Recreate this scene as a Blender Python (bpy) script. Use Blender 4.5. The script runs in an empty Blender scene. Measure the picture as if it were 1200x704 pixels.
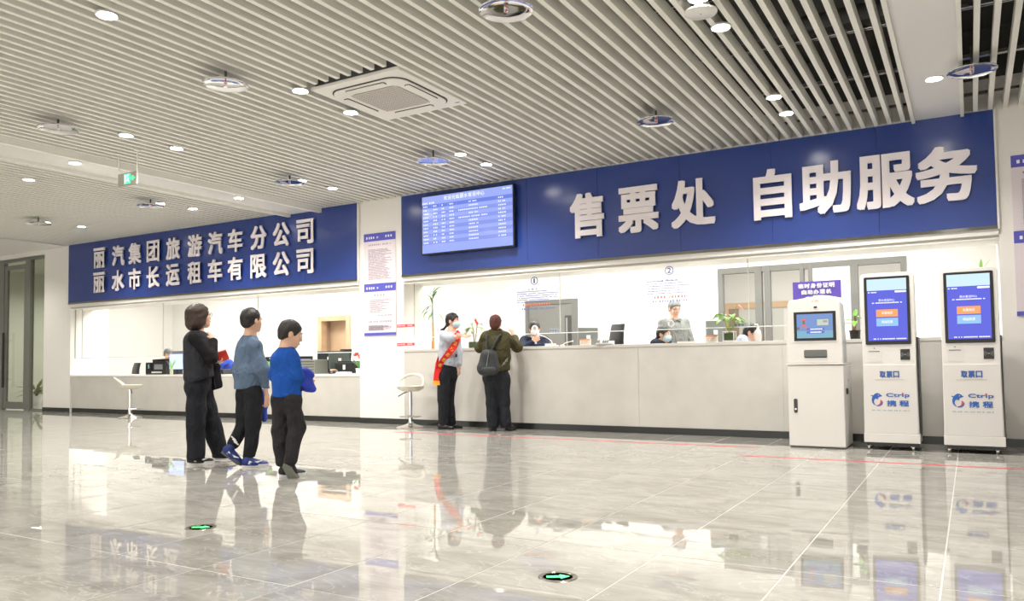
import bpy, bmesh, math, random
import numpy as np
from mathutils import Vector, Matrix, noise as mnoise
random.seed(7)
rng = np.random.default_rng(3)
SC = bpy.context.scene
COL = SC.collection
# ---------------------------------------------------------------- camera
CAM_Z = 0.95
FPX, PPY, YAW, PITCH, ROLL = 920.516, 382.63, -0.527919, 0.0437786, -0.0129422
cy_, sy_ = math.cos(YAW), math.sin(YAW); cp_, sp_ = math.cos(PITCH), math.sin(PITCH)
FWD = np.array([sy_*cp_, cy_*cp_, sp_]); RT0 = np.array([cy_, -sy_, 0.0]); UP0 = np.cross(RT0, FWD)
RT = RT0*math.cos(ROLL) + UP0*math.sin(ROLL); UP = -RT0*math.sin(ROLL) + UP0*math.cos(ROLL)
cd = bpy.data.cameras.new('camera'); cam = bpy.data.objects.new('camera', cd); COL.objects.link(cam)
cam.matrix_world = Matrix(((RT[0], UP[0], -FWD[0], 0), (RT[1], UP[1], -FWD[1], 0), (RT[2], UP[2], -FWD[2], CAM_Z), (0, 0, 0, 1)))
cd.sensor_width = 36; cd.lens = FPX/1200*36; cd.shift_y = (PPY-352)/1200; cd.clip_start = 0.05; cd.clip_end = 200
SC.camera = cam
# ---------------------------------------------------------------- world, exposure, large lights
w = bpy.data.worlds.new('world'); SC.world = w; w.use_nodes = True
w.node_tree.nodes['Background'].inputs[0].default_value = (1.0, 0.96, 0.9, 1)
w.node_tree.nodes['Background'].inputs[1].default_value = 1.32
SC.view_settings.view_transform = 'Standard'; SC.view_settings.look = 'None'
SC.view_settings.gamma = 1; SC.view_settings.exposure = 1.0; SC.view_settings.use_curve_mapping = False
SC.cycles.max_bounces = 8; SC.cycles.use_denoising = True; SC.cycles.sample_clamp_indirect = 6
def area_light(name, loc, sx, sy, power, color=(1, .97, .92), rot=(0, 0, 0)):
    l = bpy.data.lights.new(name, 'AREA'); l.shape = 'RECTANGLE'; l.size = sx; l.size_y = sy; l.energy = power; l.color = color
    o = bpy.data.objects.new(name, l); o.location = loc; o.rotation_euler = rot; COL.objects.link(o); return o
area_light('office_lamp_left', (-12.4, 11.1, 2.9), 7.0, 1.1, 122)
area_light('office_lamp_right', (-3.6, 11.1, 2.9), 7.0, 1.1, 142)
area_light('corridor_lamp', (-19.4, 12.5, 3.0), 2.0, 3.0, 120, (1, .98, .92))
area_light('back_room_lamp', (-2.4, 13.9, 3.0), 3.5, 1, 60)
# ---------------------------------------------------------------- helpers
D = 9.61
def ray(x, y):
    return (x-600)/FPX*RT - (y-PPY)/FPX*UP + FWD
def onY(x, y, Y):
    d = ray(x, y); t = Y/d[1]; return np.array([0, 0, CAM_Z]) + t*d
def onZ(x, y, Z):
    d = ray(x, y); t = (Z-CAM_Z)/d[2]; return np.array([0, 0, CAM_Z]) + t*d
MATS = {}
def mat(name, col, rough=.5, metal=0., emit=0., spec=.5, coat=0., noise=None, bump=None, trans=0., ior=1.45, alpha=1.):
    if name in MATS: return MATS[name]
    m = bpy.data.materials.new(name); m.use_nodes = True; nt = m.node_tree; b = nt.nodes['Principled BSDF']
    c = tuple(col)+(1,) if len(col) == 3 else col
    b.inputs['Base Color'].default_value = c; b.inputs['Roughness'].default_value = rough; b.inputs['Metallic'].default_value = metal
    b.inputs['Specular IOR Level'].default_value = spec; b.inputs['Coat Weight'].default_value = coat; b.inputs['IOR'].default_value = ior
    b.inputs['Transmission Weight'].default_value = trans; b.inputs['Alpha'].default_value = alpha
    if emit: b.inputs['Emission Color'].default_value = c; b.inputs['Emission Strength'].default_value = emit
    tc = nt.nodes.new('ShaderNodeTexCoord')
    if noise:      # (scale, amount)
        n = nt.nodes.new('ShaderNodeTexNoise'); n.inputs['Scale'].default_value = noise[0]; n.inputs['Detail'].default_value = 5
        nt.links.new(tc.outputs['Object'], n.inputs['Vector'])
        r = nt.nodes.new('ShaderNodeValToRGB'); a = noise[1]
        r.color_ramp.elements[0].position = .3; r.color_ramp.elements[1].position = .7
        r.color_ramp.elements[0].color = (c[0]*(1-a), c[1]*(1-a), c[2]*(1-a), 1); r.color_ramp.elements[1].color = (min(1, c[0]*(1+a)), min(1, c[1]*(1+a)), min(1, c[2]*(1+a)), 1)
        nt.links.new(n.outputs['Fac'], r.inputs['Fac']); nt.links.new(r.outputs['Color'], b.inputs['Base Color'])
    if bump:       # (scale, strength)
        n = nt.nodes.new('ShaderNodeTexNoise'); n.inputs['Scale'].default_value = bump[0]; n.inputs['Detail'].default_value = 3
        nt.links.new(tc.outputs['Object'], n.inputs['Vector'])
        bp = nt.nodes.new('ShaderNodeBump'); bp.inputs['Strength'].default_value = bump[1]; bp.inputs['Distance'].default_value = .01
        nt.links.new(n.outputs['Fac'], bp.inputs['Height']); nt.links.new(bp.outputs['Normal'], b.inputs['Normal'])
    MATS[name] = m; return m
class MB:
    def __init__(s): s.v = []; s.f = []; s.mi = []; s.cur = 0
    def add(s, vs, fs):
        n = len(s.v); s.v += [tuple(map(float, p)) for p in vs]; s.f += [tuple(i+n for i in f) for f in fs]; s.mi += [s.cur]*len(fs); return s
    def box(s, x0, x1, y0, y1, z0, z1):
        if x0 > x1: x0, x1 = x1, x0
        if y0 > y1: y0, y1 = y1, y0
        if z0 > z1: z0, z1 = z1, z0
        return s.add([(x0, y0, z0), (x1, y0, z0), (x1, y1, z0), (x0, y1, z0), (x0, y0, z1), (x1, y0, z1), (x1, y1, z1), (x0, y1, z1)],
            [(0, 3, 2, 1), (4, 5, 6, 7), (0, 1, 5, 4), (1, 2, 6, 5), (2, 3, 7, 6), (3, 0, 4, 7)])
    def prism(s, pts, axis, a0, a1):
        # pts: 2D outline; axis 'y': (x,z) outline swept over y; 'x': (y,z); 'z': (x,y)
        n = len(pts)
        def P(p, a): return {'y': (p[0], a, p[1]), 'x': (a, p[0], p[1]), 'z': (p[0], p[1], a)}[axis]
        vs = [P(p, a0) for p in pts]+[P(p, a1) for p in pts]
        fs = [tuple(range(n)), tuple(range(2*n-1, n-1, -1))]+[(i, i+n, (i+1) % n+n, (i+1) % n) for i in range(n)]
        return s.add(vs, fs)
    def lathe(s, prof, seg=24, c=(0, 0, 0), M=None):
        vs = []; fs = []; k = len(prof)
        for i in range(seg):
            a = 2*math.pi*i/seg
            for r, z in prof:
                p = Vector((r*math.cos(a), r*math.sin(a), z))
                if M is not None: p = M @ p
                vs.append((p.x+c[0], p.y+c[1], p.z+c[2]))
        for i in range(seg):
            j = (i+1) % seg
            for q in range(k-1): fs.append((i*k+q, j*k+q, j*k+q+1, i*k+q+1))
        if prof[0][0] > 1e-6: fs.append(tuple(i*k for i in range(seg))[::-1])
        if prof[-1][0] > 1e-6: fs.append(tuple(i*k+k-1 for i in range(seg)))
        return s.add(vs, fs)
    def tube(s, pts, r, seg=8, closed=False):
        pts = [Vector(p) for p in pts]; n = len(pts); rs = r if isinstance(r, (list, tuple)) else [r]*n
        base = len(s.v); vs = []; fs = []; prev = None
        for i, p in enumerate(pts):
            if closed: t = (pts[(i+1) % n]-pts[i-1]).normalized()
            else: t = (pts[min(i+1, n-1)]-pts[max(i-1, 0)]).normalized()
            if prev is None:
                a = Vector((0, 0, 1)) if abs(t.z) < .9 else Vector((1, 0, 0)); u = t.cross(a).normalized()
            else:
                u = (prev-t*prev.dot(t)).normalized()
            prev = u; v = t.cross(u)
            for k in range(seg):
                a = 2*math.pi*k/seg; q = p+(u*math.cos(a)+v*math.sin(a))*rs[i]; vs.append(tuple(q))
        m = n if closed else n-1
        for i in range(m):
            j = (i+1) % n
            for k in range(seg): fs.append((i*seg+k, i*seg+(k+1) % seg, j*seg+(k+1) % seg, j*seg+k))
        if not closed: fs.append(tuple(range(seg))[::-1]); fs.append(tuple((n-1)*seg+k for k in range(seg)))
        return s.add(vs, fs)
    def ell(s, c, r, nu=14, nv=9, M=None):
        vs = []; fs = []
        for i in range(nv+1):
            ph = math.pi*i/nv
            for j in range(nu):
                a = 2*math.pi*j/nu; p = Vector((r[0]*math.sin(ph)*math.cos(a), r[1]*math.sin(ph)*math.sin(a), -r[2]*math.cos(ph)))
                if M is not None: p = M @ p
                vs.append((p.x+c[0], p.y+c[1], p.z+c[2]))
        for i in range(nv):
            for j in range(nu): fs.append((i*nu+j, i*nu+(j+1) % nu, (i+1)*nu+(j+1) % nu, (i+1)*nu+j))
        return s.add(vs, fs)
    def build(s, name, m=None, parent=None, smooth=False, bevel=0., loc=None, rot=None):
        me = bpy.data.meshes.new(name); me.from_pydata(s.v, [], s.f); me.validate()
        ms = m if isinstance(m, (list, tuple)) else [m]
        for x in ms:
            if x is not None: me.materials.append(x)
        if len(ms) > 1 and len(me.polygons) == len(s.mi): me.polygons.foreach_set('material_index', s.mi)
        bm = bmesh.new(); bm.from_mesh(me)
        if smooth or bevel: bmesh.ops.remove_doubles(bm, verts=bm.verts, dist=1e-5)
        bmesh.ops.recalc_face_normals(bm, faces=bm.faces); bm.to_mesh(me); bm.free()
        o = bpy.data.objects.new(name, me); COL.objects.link(o)
        if parent is not None: o.parent = parent
        if loc is not None: o.location = loc
        if rot is not None: o.rotation_euler = rot
        if smooth:
            me.polygons.foreach_set('use_smooth', [True]*len(me.polygons))
            if hasattr(me, 'set_sharp_from_angle'): me.set_sharp_from_angle(angle=math.radians(40 if smooth is True else smooth))
        if bevel:
            b = o.modifiers.new('bevel', 'BEVEL'); b.width = bevel; b.segments = 2; b.limit_method = 'ANGLE'
        return o
def tag(o, label=None, cat=None, group=None, kind=None):
    if label: o['label'] = label
    if cat: o['category'] = cat
    if group: o['group'] = group
    if kind: o['kind'] = kind
    return o
def thing(name, label, cat, loc=(0, 0, 0), rz=0, group=None):
    o = bpy.data.objects.new(name, None); COL.objects.link(o); o.location = loc; o.rotation_euler = (0, 0, rz); o.empty_display_size = .1
    return tag(o, label, cat, group)
def struct(name, mb, m, parent=None, **k):
    o = mb.build(name, m, parent, **k)
    if parent is None: o['kind'] = 'structure'
    return o
def dup(root, loc=None, rz=None, label=None, group=None):
    r = root.copy(); COL.objects.link(r)
    if loc is not None: r.location = loc
    if rz is not None: r.rotation_euler = (0, 0, rz)
    if label: r['label'] = label
    if group: r['group'] = group
    for ch in list(root.children):
        c = ch.copy(); COL.objects.link(c); c.parent = r
        for g in ch.children:
            d = g.copy(); COL.objects.link(d); d.parent = c
    return r
_tc = {}
def text_mesh(txt, width, height, depth=.01, offset=0.):
    """real glyph outlines scaled to width x height, standing in XZ, front face towards -Y, origin lower left"""
    key = (txt, offset)
    if key not in _tc:
        cu = bpy.data.curves.new('lettering', 'FONT'); cu.body = txt; cu.size = 1; cu.extrude = .5; cu.offset = offset; cu.resolution_u = 3
        ob = bpy.data.objects.new('lettering', cu); COL.objects.link(ob)
        dg = bpy.context.evaluated_depsgraph_get(); me = bpy.data.meshes.new_from_object(ob.evaluated_get(dg))
        n = len(me.vertices); a = np.empty(n*3); me.vertices.foreach_get('co', a); a = a.reshape(-1, 3)
        fs = [tuple(p.vertices) for p in me.polygons]
        bpy.data.objects.remove(ob); bpy.data.curves.remove(cu); bpy.data.meshes.remove(me); _tc[key] = (a, fs)
    a, fs = _tc[key]; mn = a.min(0); mx = a.max(0); s = (a-mn)/np.maximum(mx-mn, 1e-6)
    vs = np.stack([s[:, 0]*width, -s[:, 2]*depth, s[:, 1]*height], 1)
    return vs, fs
def add_text(mb, txt, x, y, z, width, height, depth=.004, offset=0.):
    "offset = stroke fattening in metres, by overlaid shifted copies of the outline"
    vs, fs = text_mesh(txt, width-2*offset, height-2*offset, depth)
    if not offset: mb.add(vs+np.array([x, y, z]), fs); return
    for i in (-1, 0, 1):
        for j in (-1, 0, 1): mb.add(vs+np.array([x+offset*(1+i), y-.00003*(i*3+j), z+offset*(1+j)]), fs)
def text_lines(mb, x0, x1, z0, z1, rows, y, hgt, seedv=0, ragged=.3):
    """rows of tiny strokes standing for print too small to read"""
    r = random.Random(seedv)
    for i in range(rows):
        z = z1-(z1-z0)*(i+.5)/rows; x = x0; xe = x1-(x1-x0)*ragged*r.random()
        while x < xe:
            wd = hgt*r.uniform(.7, 1.1); mb.box(x, min(x+wd*.72, xe), y-.0015, y, z-hgt/2, z+hgt/2); x += wd*(1.05 if hgt < .02 else 1.45)
            if r.random() < .07: x += hgt
# ---------------------------------------------------------------- materials
M_wall = mat('wall_paint', (.84, .81, .77), .45, bump=(60, .03))
M_white = mat('white_trim', (.82, .80, .76), .35)
M_inner = mat('office_wall_paint', (.86, .85, .82), .5)
M_slat = mat('slat_cream', (.84, .83, .765), .4)
M_panel = mat('ceiling_panel', (.80, .79, .76), .25)
M_void = mat('dark_void', (.07, .068, .062), .8)
M_pipe = mat('painted_pipe', (.10, .10, .095), .6)
M_black = mat('skirting_black', (.018, .02, .018), .25)
M_counter = mat('counter_stone', (.60, .575, .53), .16, noise=(3.5, .05), spec=.5)
M_blue = mat('sign_blue', (.022, .052, .25), .215, spec=.75)
M_letter = mat('letter_white', (.86, .80, .83), .4)
M_chrome = mat('chrome', (.75, .75, .75), .06, 1.)
M_brushed = mat('brushed_metal', (.55, .54, .50), .25, 1.)
M_frame = mat('door_frame_grey', (.20, .21, .19), .4, .3)
M_alu = mat('aluminium_grey', (.17, .17, .16), .4, .2)
M_kiosk = mat('kiosk_white', (.80, .775, .74), .3, coat=.2)
M_dark = mat('black_plastic', (.012, .012, .013), .35)
M_grey = mat('grey_plastic', (.22, .23, .24), .5)
M_tape = mat('red_tape', (.85, .06, .09), .35)
M_wood = mat('pale_wood', (.62, .44, .28), .45, noise=(6, .12))
M_purpleblue = mat('print_blue', (.10, .10, .50), .4)
M_paper = mat('poster_paper', (.74, .66, .70), .45)
M_ink = mat('print_ink', (.33, .28, .32), .6)
M_inkb = mat('print_ink_blue', (.10, .14, .42), .6)
M_inkr = mat('print_ink_red', (.85, .18, .10), .6)
M_prwhite = mat('print_white', (.85, .85, .88), .5)
def glass_mat(name, tint=(1, 1, 1), refl=1.):
    m = bpy.data.materials.new(name); m.use_nodes = True; nt = m.node_tree; nt.nodes.clear()
    o = nt.nodes.new('ShaderNodeOutputMaterial'); mx = nt.nodes.new('ShaderNodeMixShader'); t = nt.nodes.new('ShaderNodeBsdfTransparent'); g = nt.nodes.new('ShaderNodeBsdfGlossy')
    fr = nt.nodes.new('ShaderNodeFresnel'); fr.inputs['IOR'].default_value = 1.35
    gm = nt.nodes.new('ShaderNodeNewGeometry'); bf = nt.nodes.new('ShaderNodeMath'); bf.operation = 'MULTIPLY_ADD'; bf.inputs[1].default_value = -refl; bf.inputs[2].default_value = refl
    nt.links.new(gm.outputs['Backfacing'], bf.inputs[0])
    mu = nt.nodes.new('ShaderNodeMath'); mu.operation = 'MULTIPLY'; nt.links.new(bf.outputs[0], mu.inputs[1])
    t.inputs['Color'].default_value = tint+(1,); g.inputs['Roughness'].default_value = .02
    nt.links.new(fr.outputs[0], mu.inputs[0]); nt.links.new(mu.outputs[0], mx.inputs[0]); nt.links.new(t.outputs[0], mx.inputs[1]); nt.links.new(g.outputs[0], mx.inputs[2]); nt.links.new(mx.outputs[0], o.inputs[0])
    return m
M_glass = glass_mat('clear_glass', (.985, .99, .985), .8)
M_glassd = glass_mat('door_glass', (.84, .85, .81), 1.)
def floor_mat():
    m = bpy.data.materials.new('polished_tile'); m.use_nodes = True; nt = m.node_tree; b = nt.nodes['Principled BSDF']; N = nt.nodes.new; L = nt.links.new
    geo = N('ShaderNodeNewGeometry'); oi = N('ShaderNodeObjectInfo')
    mp = N('ShaderNodeMapping'); mp.inputs['Scale'].default_value = (1.0, 2.2, 1); L(geo.outputs['Position'], mp.inputs['Vector'])
    off = N('ShaderNodeVectorMath'); off.operation = 'MULTIPLY_ADD'; cb = N('ShaderNodeCombineXYZ')
    for i in range(3): L(oi.outputs['Random'], cb.inputs[i])
    L(cb.outputs[0], off.inputs[0]); off.inputs[1].default_value = (11, 7, 0); L(mp.outputs[0], off.inputs[2])
    n1 = N('ShaderNodeTexNoise'); n1.inputs['Scale'].default_value = 2.2; n1.inputs['Detail'].default_value = 8; n1.inputs['Roughness'].default_value = .62; n1.inputs['Distortion'].default_value = 1.1
    L(off.outputs[0], n1.inputs['Vector'])
    r = N('ShaderNodeValToRGB'); e = r.color_ramp.elements; e[0].position = .33; e[0].color = (.31, .295, .262, 1); e[1].position = .68; e[1].color = (.47, .455, .42, 1)
    L(n1.outputs['Fac'], r.inputs['Fac'])
    n2 = N('ShaderNodeTexNoise'); n2.inputs['Scale'].default_value = 1.7; n2.inputs['Detail'].default_value = 6; n2.inputs['Distortion'].default_value = 2.2; L(off.outputs[0], n2.inputs['Vector'])
    r2 = N('ShaderNodeValToRGB'); r2.color_ramp.elements[0].position = .485; r2.color_ramp.elements[0].color = (0, 0, 0, 1); r2.color_ramp.elements[1].position = .5; r2.color_ramp.elements[1].color = (1, 1, 1, 1)
    e3 = r2.color_ramp.elements.new(.515); e3.color = (0, 0, 0, 1); L(n2.outputs['Fac'], r2.inputs['Fac'])
    mx = N('ShaderNodeMix'); mx.data_type = 'RGBA'; mx.inputs['B'].default_value = (.60, .58, .54, 1); L(r.outputs[0], mx.inputs['A'])
    ml = N('ShaderNodeMath'); ml.operation = 'MULTIPLY'; ml.inputs[1].default_value = .5; L(r2.outputs[0], ml.inputs[0]); L(ml.outputs[0], mx.inputs['Factor'])
    L(mx.outputs['Result'], b.inputs['Base Color'])
    b.inputs['Roughness'].default_value = 0; b.inputs['IOR'].default_value = 1.5
    n3 = N('ShaderNodeTexNoise'); n3.inputs['Scale'].default_value = 2.6; n3.inputs['Detail'].default_value = 2; L(off.outputs[0], n3.inputs['Vector'])
    bp = N('ShaderNodeBump'); bp.inputs['Strength'].default_value = .03; bp.inputs['Distance'].default_value = .01; L(n3.outputs['Fac'], bp.inputs['Height']); L(bp.outputs[0], b.inputs['Normal'])
    return m
M_floor = floor_mat()
M_grout = mat('grout', (.80, .79, .74), .12)
# ---------------------------------------------------------------- floor
TX, TY, X0J, Y0J = .603, 1.23, -.137, 1.23
fl = struct('floor', MB().box(-24, 5, -9, 16, -.12, -.0012), M_grout)
tile_me = None; ix = 0
TM = MB(); g = .0036
TM.add([(-TX/2+g, -TY/2+g, 0), (TX/2-g, -TY/2+g, 0), (TX/2-g, TY/2-g, 0), (-TX/2+g, TY/2-g, 0), (-TX/2+g, -TY/2+g, -.004), (TX/2-g, -TY/2+g, -.004), (TX/2-g, TY/2-g, -.004), (-TX/2+g, TY/2-g, -.004)],
       [(0, 1, 2, 3), (0, 4, 5, 1), (1, 5, 6, 2), (2, 6, 7, 3), (3, 7, 4, 0)])
for i in range(-36, 3):
    for j in range(0, 7):
        cx, cyy = X0J+TX*(i+.5), Y0J+TY*(j+.5)
        if cx < -22: continue
        rx_, ry_ = random.gauss(0, .0006), random.gauss(0, .0009)
        if tile_me is None:
            o = TM.build('floor_tile', M_floor, fl); tile_me = o
        else:
            o = tile_me.copy(); COL.objects.link(o)
        o.location = (cx, cyy, 0); o.rotation_euler = (rx_, ry_, 0)
mb = MB()
def quad(x0, x1, y0, y1, z): mb.add([(x0, y0, z), (x1, y0, z), (x1, y1, z), (x0, y1, z)], [(0, 1, 2, 3)])
for i in range(-40, 9):
    cx = X0J+TX*i
    for j in range(-9, 13):
        if 0 <= j < 7 and -36 <= i < 3: continue
        y0 = Y0J+TY*j; quad(cx+g, cx+TX-g, y0+g, y0+TY-g, 0)
tag(mb.build('far_floor_tiles', M_floor, fl), kind='stuff')
# ---------------------------------------------------------------- walls
CEIL = 3.52
PIL = [(-17.39, -16.39, 'pillar between the glass door and the left counter'), (-8.42, -7.53, ''), (.29, 3.2, '')]
HZ = 2.16
for a, b_, _ in PIL:
    struct('pillar', MB().box(a, b_, D, D+.84, 0, 4.4), M_wall)
struct('wall_front_header_left', MB().box(-16.39, -8.42, D+.02, D+.50, HZ, 4.4), M_wall)
struct('wall_front_header_right', MB().box(-7.53, .29, D+.02, D+.50, HZ, 4.4), M_wall)
struct('wall_front_above_door', MB().box(-22, -17.39, D, D+.3, 3.41, 4.4), M_wall)
struct('wall_left', MB().box(-22.2, -22, -9, D+.3, 0, 4.6), M_wall)
struct('wall_right', MB().box(3.2, 3.4, -9, D+.84, 0, 4.6), M_wall)
# frame mouldings under the signs
for k, (a, b_) in enumerate(((-16.39, -8.42), (-7.53, .29))):
    t = struct('trim_%d' % (k+1), MB().box(a, b_, D-.03, D+.02, 2.20, 2.262), M_white)
    MB().box(a, b_, D-.0, D+.02, HZ+.012, 2.20).build('recess_strip', mat('recess_beige', (.55, .53, .47), .5), t)
    MB().box(a, b_, D-.015, D+.02, HZ, HZ+.012).build('lower_lip', M_white, t)
# skirtings
struct('baseboard_front_right', MB().box(-8.42, .29, D-.012, D, 0, .085), M_black)
struct('baseboard_front_far_right', MB().box(.29, 3.2, D-.012, D, 0, .085), M_black)
struct('baseboard_front_pillar', MB().box(-17.39, -16.39, D-.012, D, 0, .085), M_black)
struct('baseboard_front_left', MB().box(-16.39, -8.42, D+.045, D+.07, 0, .085), M_black)
# ---------------------------------------------------------------- ceiling
ceil = struct('ceiling', MB().box(-22.2, 3.4, -9, D+.3, 4.4, 4.6), M_void)
PITCHX = .1345; SW = .042; SH = .105
SM = {}
def slat(x, y0, y1):
    o = MB().box(-SW/2, SW/2, y0, y1, CEIL, CEIL+SH).build('ceiling_slat', M_slat, ceil); o.location = (x, 0, 0); SM['slat'] = o; return o
first = None
AC = (-5.27, -4.20, 5.27, 6.45)
xs = []
x = .125
while x < 1.6: xs.append(x); x += PITCHX
x = -.457-.045-.055
while x > -9.2: xs.append(x); x -= PITCHX
x = -9.98-.07
while x > -16.4: xs.append(x); x -= PITCHX
for x in xs:
    if AC[0] < x < AC[1]:
        slat(x, -9, AC[2]); slat(x, AC[3], D)
    elif first is None:
        first = slat(x, -9, D)
    else:
        o = first.copy(); COL.objects.link(o); o.location = (x, 0, 0)
# flat panels running with the slats
def flat_panel(x0, x1, z, name='ceiling_panel'):
    return MB().box(x0, x1, -9, D-.005, z, z+.08).build(name, M_panel, ceil)
flat_panel(-.457, 0, 3.515)
MB().box(-.475, -.44, -9, D-.03, 3.485, 3.62).build('panel_edge_rail', M_slat, ceil)
MB().box(-.012, .022, -9, D-.03, 3.485, 3.62).build('panel_edge_rail', M_slat, ceil)
flat_panel(-9.93, -9.22, 3.485)
MB().box(-9.96, -9.90, -9, D-.03, 3.44, 3.6).build('panel_edge_rail', M_slat, ceil)
MB().box(-9.25, -9.19, -9, D-.03, 3.44, 3.6).build('panel_edge_rail', M_slat, ceil)
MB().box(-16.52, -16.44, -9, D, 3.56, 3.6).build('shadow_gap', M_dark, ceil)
MB().box(-22.2, -16.52, -9, D, 3.51, 3.6).build('plaster_ceiling', M_panel, ceil)
# carriers and pipes above the slats
for k in range(7):
    yy = 2.1+1.2*k
    MB().box(-7, 3.2, yy, yy+.03, CEIL+SH, CEIL+SH+.03).build('carrier_rail', M_brushed, ceil)
    MB().box(-7, 3.2, yy+.10, yy+.115, CEIL+SH+.02, CEIL+SH+.045).build('carrier_rail', M_brushed, ceil)
for yy, zz, r in ((3.6, 4.1, .06), (5.0, 4.15, .05), (7.6, 4.05, .07)):
    MB().tube([(-7, yy, zz), (3.1, yy, zz)], r, 10).build('ceiling_pipe', M_pipe, ceil, smooth=True)
MB().tube([(1.0, -3, 3.95), (1.0, 9.4, 3.95)], .05, 10).build('ceiling_pipe', mat('red_pipe', (.12, .03, .025), .5), ceil, smooth=True)
struct('wall_front_upper_band', MB().box(-7.5, 3.2, D-.004, D+.02, 3.87, 4.4), M_void)
# ---------------------------------------------------------------- downlights
def spot(loc, power, name='downlight_lamp', parent=None):
    l = bpy.data.lights.get('downlight_lamp')
    if l is None:
        l = bpy.data.lights.new('downlight_lamp', 'SPOT'); l.energy = power; l.spot_size = math.radians(135); l.spot_blend = .8; l.shadow_soft_size = .06; l.color = (1, .965, .90)
    o = bpy.data.objects.new(name, l); COL.objects.link(o); o.location = loc
    if parent: o.parent = parent
    return o
M_lamp = mat('lamp_glow', (1, .97, .95), emit=45)
def downlight(x, y, z, label):
    t = thing('downlight', label, 'ceiling light', (x, y, z), 0, 'round downlights in the ceiling')
    MB().lathe([(.062, 0), (.072, -.012), (.078, -.010), (.080, .0), (.078, .004)], 20).build('trim_ring', M_panel, t, smooth=True)
    MB().lathe([(0, -.006), (.058, -.004), (.06, .002)], 20).build('lamp_glass', M_lamp, t, smooth=True)
    spot((0, 0, -.03), 75, parent=t); return t
rowsX = [(-1.59, 'right beside the white round speaker'), (-5.37, 'beside the air conditioner cassette'), (-8.02, 'between the cassette and the wide panel'), (-11.0, 'left of the wide ceiling panel'), (-14.05, 'over the left sign end')]
dls = [(-1.59, 6.0, 'downlight right beside the round white ceiling speaker'), (-1.59, 5.42, 'downlight at the top edge just before the round speaker'),
 (-1.59, 7.91, 'downlight above 自, farther of two from the big sign'), (-1.59, 8.51, 'downlight above 自, closer of two to the big sign'),
 (-5.37, 3.39, 'downlight alone at the upper left edge of the ceiling'), (-5.36, 5.30, 'downlight at the near left corner of the ceiling cassette'), (-5.40, 6.04, 'downlight at the far left corner of the ceiling cassette'),
 (-5.37, 8.0, 'downlight above the departure screen, nearer to the cassette'), (-5.37, 8.6, 'downlight above the departure screen, nearer to the screen'),
 (-8.03, 5.31, 'downlight behind the left hanging disc and above the exit sign, nearer one'), (-8.03, 5.95, 'downlight right of the exit sign among the slats'),
 (-8.02, 7.95, 'downlight touching the hanging disc above 分公司'), (-8.0, 8.55, 'downlight above 司 between disc and pillar'),
 (-9.53, 5.62, 'downlight set in the wide flat ceiling panel near the exit sign'), (-11.05, 5.88, 'downlight alone at the left edge beneath the wide panel'),
 (-11.0, 7.86, 'downlight touching the hanging disc left of the exit sign'), (-10.94, 8.42, 'downlight above 旅 right of a hanging disc'),
 (-14.08, 7.8, 'downlight touching the leftmost hanging disc'), (-14.0, 8.39, 'leftmost small downlight close above the left end of the left sign'),
 (-9.53, 8.15, 'downlight in the wide panel just before 车分'), (-.21, 8.17, 'bright downlight in the flat white panel above 服务')]
proto = None
for x, y, lab in dls:
    z = 3.513 if abs(x+.21) < .05 else (3.483 if abs(x+9.53) < .05 else CEIL-.002)
    downlight(x, y, z, lab)
for x in (-14.05, -11, -8.02, -5.37, -2.7, -.2, 1.6):
    for y in (-6.4, -4.0, -1.6, .8, 3.1):
        if x == -5.37 and y == 3.1: continue
        spot((x, y, CEIL-.03), 75, 'unseen_hall_lamp')
for y in (8.3, 6.0, 3.4, .8, -2): spot((-17.6, y, CEIL-.03), 75, 'unseen_hall_lamp')  # unseen lamps added to brighten the left pillar and wall
# ================================================================ office behind the openings
YB = 12.8
def PX(x, y, Y=D):
    p = onY(x, y, Y); return float(p[0]), float(p[2])
def rect(px0, py0, px1, py1, Y):
    "plane rectangle (X0,X1,Z0,Z1) whose corners project near the two given image points"
    a, b = PX(px0, py0, Y), PX(px1, py1, Y); return min(a[0], b[0]), max(a[0], b[0]), min(a[1], b[1]), max(a[1], b[1])
IC = 2.95
wx0, wt = PX(841, 316, YB); wx1 = PX(1063, 330, YB)[0]; wzb = .9; wt += .01
wb = MB()
dL0, dL1, dz = PX(374, 400, YB)[0], PX(410, 400, YB)[0], PX(392, 371, YB)[1]
wb.box(-17.5, dL0, YB, YB+.15, 0, IC); wb.box(dL0, dL1, YB, YB+.15, dz, IC); wb.box(dL1, wx0, YB, YB+.15, 0, IC)
wb.box(wx0, wx1, YB, YB+.15, 0, wzb); wb.box(wx0, wx1, YB, YB+.15, wt, IC); wb.box(wx1, 3.2, YB, YB+.15, 0, IC)
struct('wall_office_back', wb, M_inner)
struct('wall_office_side', MB().box(-17.5, -17.39, D+.84, YB, 0, IC), M_inner)
struct('wall_office_right', MB().box(3.2, 3.35, D+.84, YB, 0, IC), M_inner)
oc = struct('office_ceiling', MB().box(-17.5, 3.35, D+.5, YB+.1, IC, IC+.08), M_inner)
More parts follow.
